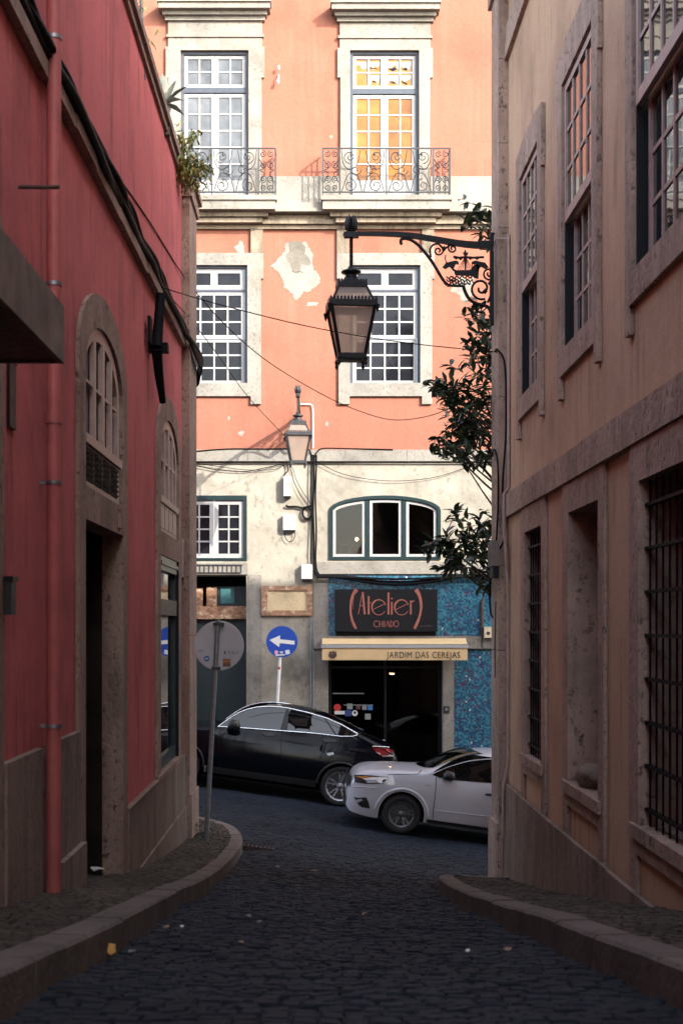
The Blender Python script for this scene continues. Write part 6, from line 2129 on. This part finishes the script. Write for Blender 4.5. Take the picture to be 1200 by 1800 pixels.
cA = P(289, 185, 16.2)
tips = [((320, 180), .10, .5), ((322, 205), .10, .5), ((284, 128), .10, -.1), ((292, 133), .07, 0.0), ((276, 140), .10, -.1), ((305, 150), .06, .2), ((318, 160), .05, .4), ((268, 155), .10, .3), ((300, 205), .09, .6)]
for (tp, wd, bd) in tips:
    tpt = P(tp[0], tp[1], 16.2 - rnd.uniform(-.25, .25))
    d_ = tpt - cA
    d_.z += bd * d_.length * 0.9
    leaf(lf, cA, d_, Vector((0, 0.3, 1)), d_.length * 1.1, wd, bd)
lf.build('rosette', M['leaf_agave'], ag)
st = MB(); st.tube([cA - Vector((0, 0, .35)), cA], [.07, .05], 8); st.build('stalk', M['bark'], ag)
s = MB(); s.lathe([(.02, 0), (.13, 0), (.17, .25), (.18, .27), (.15, .27), (.13, .2)], (-2.02, 16.2, zt0 - 0.1), 16); s.build('pot', M['brown_stone'], ag)
for nm, lab_, (px, py) in (('weed', 'small green weed at the foot of the leaning sign post', (361, 1478)), ('weed', 'dark weed growing where the corner pilaster meets the pavement', (338, 1466))):
    g0 = ground_px(px, py, KH); b0 = Vector((g0.x, g0.y - 0.03, road_z(g0.x, g0.y) + KH))
    r0 = shrub(nm, lab_, b0, [(b0 + Vector((rnd.uniform(-.1, .1), rnd.uniform(-.06, .06), rnd.uniform(.05, .12))), .35) for _ in range(5)], 22, 0.05, 0.022, leaf_mat('weed_leaf', (0.02, 0.05, 0.012), (0.04, 0.085, 0.02), (0.06, 0.1, 0.03)), 0.004, seed=int(px))
    r0['group'] = 'weeds at the red corner'

# ---------------------------------------------------------------- drain, litter
g0 = ground_px(455, 1491, 0.0)
dr = thing('drain_grate', 'rusty slotted drain grate in the cobbles beside the kerb', 'drain grate', (g0.x, g0.y, road_z(g0.x, g0.y)))
zz = road_z(g0.x, g0.y) + 0.022
s = MB(); s.prism([(g0.x - .2, g0.y - .17), (g0.x + .2, g0.y - .17), (g0.x + .2, g0.y + .17), (g0.x - .2, g0.y + .17)], [], -0.05, 0.0, lambda a, b, n: (a, b, zz + n - 0.13 * (a - g0.x) - 0.1 * (b - g0.y) )); s.build('frame', M['rusty_iron'], dr)
for i in range(7):
    s = MB(); X = g0.x - .165 + i * .055
    s.prism([(X - .013, g0.y - .14), (X + .013, g0.y - .14), (X + .013, g0.y + .14), (X - .013, g0.y + .14)], [], 0.001, 0.006, lambda a, b, n: (a, b, zz + n - 0.13 * (a - g0.x) - 0.1 * (b - g0.y))); s.build('slot', M['dark'], dr)


def flake(name, label, cat, px, py, add, w, h, mat, seed, lift=0.02):
    rnd = random.Random(seed)
    g0 = ground_px(px, py, add)
    z = road_z(g0.x, g0.y) + add + 0.012
    mb = MB()
    a0 = rnd.uniform(0, 6)
    n = 10
    ring = [(g0.x + w * math.cos(a0 + i * .628) * rnd.uniform(.75, 1.1), g0.y + h * math.sin(a0 + i * .628) * rnd.uniform(.75, 1.1), z + rnd.uniform(0, lift)) for i in range(n)]
    mb.add([(g0.x, g0.y, z + lift)] + ring, [(0, 1 + i, 1 + (i + 1) % n) for i in range(n)], True)
    mb.add([(g0.x, g0.y, z - 0.004)] + [(x_, y_, q_ - 0.004) for x_, y_, q_ in ring], [(0, 1 + (i + 1) % n, 1 + i) for i in range(n)], True)
    return tag(mb.build(name, mat, None, (g0.x, g0.y, z)), label, cat)


flake('fallen_leaf', 'yellow fallen leaf lying in the gutter against the kerb', 'leaf', 188, 1681, 0.0, .05, .045, plain('yellow_leaf', (0.45, 0.22, 0.03), 0.7), 3, 0.05)
flake('paper_scrap', 'crumpled white paper scrap on the doorstep of the red building', 'paper', 172, 1532, KH, .07, .05, M['sign_white'], 5, 0.03)
s = MB(); g0 = ground_px(186, 1531, KH); z = road_z(g0.x, g0.y) + KH
for rot, w_, h_ in ((0.5, .04, .10),):
    ca, sa = math.cos(rot), math.sin(rot)
    s.box(-w_, w_, -.03, h_, -.03, .03, lambda a, b, c: (g0.x + a * ca - c * sa, g0.y + a * sa + c * ca, z + b + 0.03 + a * 0.2))
    s.add([(g0.x - .04, g0.y, z + .132), (g0.x + .04, g0.y, z + .15), (g0.x + .05, g0.y - .07, z + .17), (g0.x - .03, g0.y - .07, z + .15)], [(0, 1, 2, 3)])
tag(s.build('carton', plain('carton', (0.30, 0.23, 0.15), 0.8), None, (g0.x, g0.y, z)), 'small brown carton standing on the doorstep of the red building', 'carton')
spots = [(293, 1634, .02, 'tan'), (320, 1634, .014, 'white'), (437, 1614, .02, 'grey'), (424, 1661, .02, 'tan'), (455, 1624, .02, 'grey'), (893, 1674, .025, 'tan'), (822, 1677, .015, 'white'), (552, 1532, .05, 'leaf'), (488, 1525, .03, 'grey'), (232, 1679, .02, 'grey'), (640, 1610, .02, 'tan')]
for i, (px, py, w_, c_) in enumerate(spots):
    mt = {'tan': plain('tan_scrap', (0.28, 0.18, 0.12), 0.8), 'white': M['sign_white'], 'grey': plain('grey_scrap', (0.2, 0.2, 0.2), 0.8), 'leaf': plain('brown_leaf', (0.13, 0.10, 0.03), 0.8)}[c_]
    o = flake('litter_scrap', 'tiny scrap of litter lying loose on the dark cobbles', 'scrap', px, py, 0.0, w_, w_, mt, 40 + i, 0.012)
    o['group'] = 'litter scraps on the cobbles'

# ---------------------------------------------------------------- light, air, camera
wd = bpy.data.worlds.new('World')
sc.world = wd
wd.use_nodes = True
nt = wd.node_tree
bg = nt.nodes['Background']
sky = nt.nodes.new('ShaderNodeTexSky')
sky.sky_type = 'NISHITA'
sky.sun_disc = False
LD = Vector((-1.0, 1.0, -0.72)).normalized()
elev = math.asin(-LD.z)
azim = math.atan2(-LD.x, -LD.y)      # from +y, clockwise towards +x
sky.sun_elevation = elev
sky.sun_rotation = azim
sky.air_density = 1.0
sky.dust_density = 2.5
sky.ozone_density = 1.0
hs = nt.nodes.new('ShaderNodeHueSaturation')
hs.inputs['Saturation'].default_value = 0.6      # thin bright cloud whitens the sky
nt.links.new(sky.outputs[0], hs.inputs['Color'])
nt.links.new(hs.outputs[0], bg.inputs['Color'])
bg.inputs['Strength'].default_value = 0.15
sl = bpy.data.lights.new('Sun', 'SUN')
sl.energy = 2.0
sl.angle = R(0.53)
sl.color = (1.0, 0.94, 0.85)
so = bpy.data.objects.new('Sun', sl)
COL.objects.link(so)
so.rotation_euler = LD.to_track_quat('-Z', 'Y').to_euler()
so.location = (20, -10, 30)

cam = bpy.data.cameras.new('Camera')
co = bpy.data.objects.new('Camera', cam)
COL.objects.link(co)
co.location = (0, 0, E)
co.rotation_euler = (R(90), 0, 0)
cam.sensor_fit = 'VERTICAL'
cam.sensor_height = 36
cam.sensor_width = 24
cam.lens = 50
cam.shift_x = 40 / 1800
cam.shift_y = 200 / 1800
cam.clip_start = 0.05
cam.clip_end = 500
cam.dof.use_dof = True
cam.dof.focus_distance = 22.0
cam.dof.aperture_fstop = 4.0
sc.camera = co
sc.view_settings.view_transform = 'Standard'
sc.view_settings.look = 'None'
sc.view_settings.exposure = 2.35
sc.view_settings.gamma = 1.0
sc.cycles.max_bounces = 8
sc.cycles.transparent_max_bounces = 12
try:
    sc.cycles.use_denoising = True
except Exception:
    pass
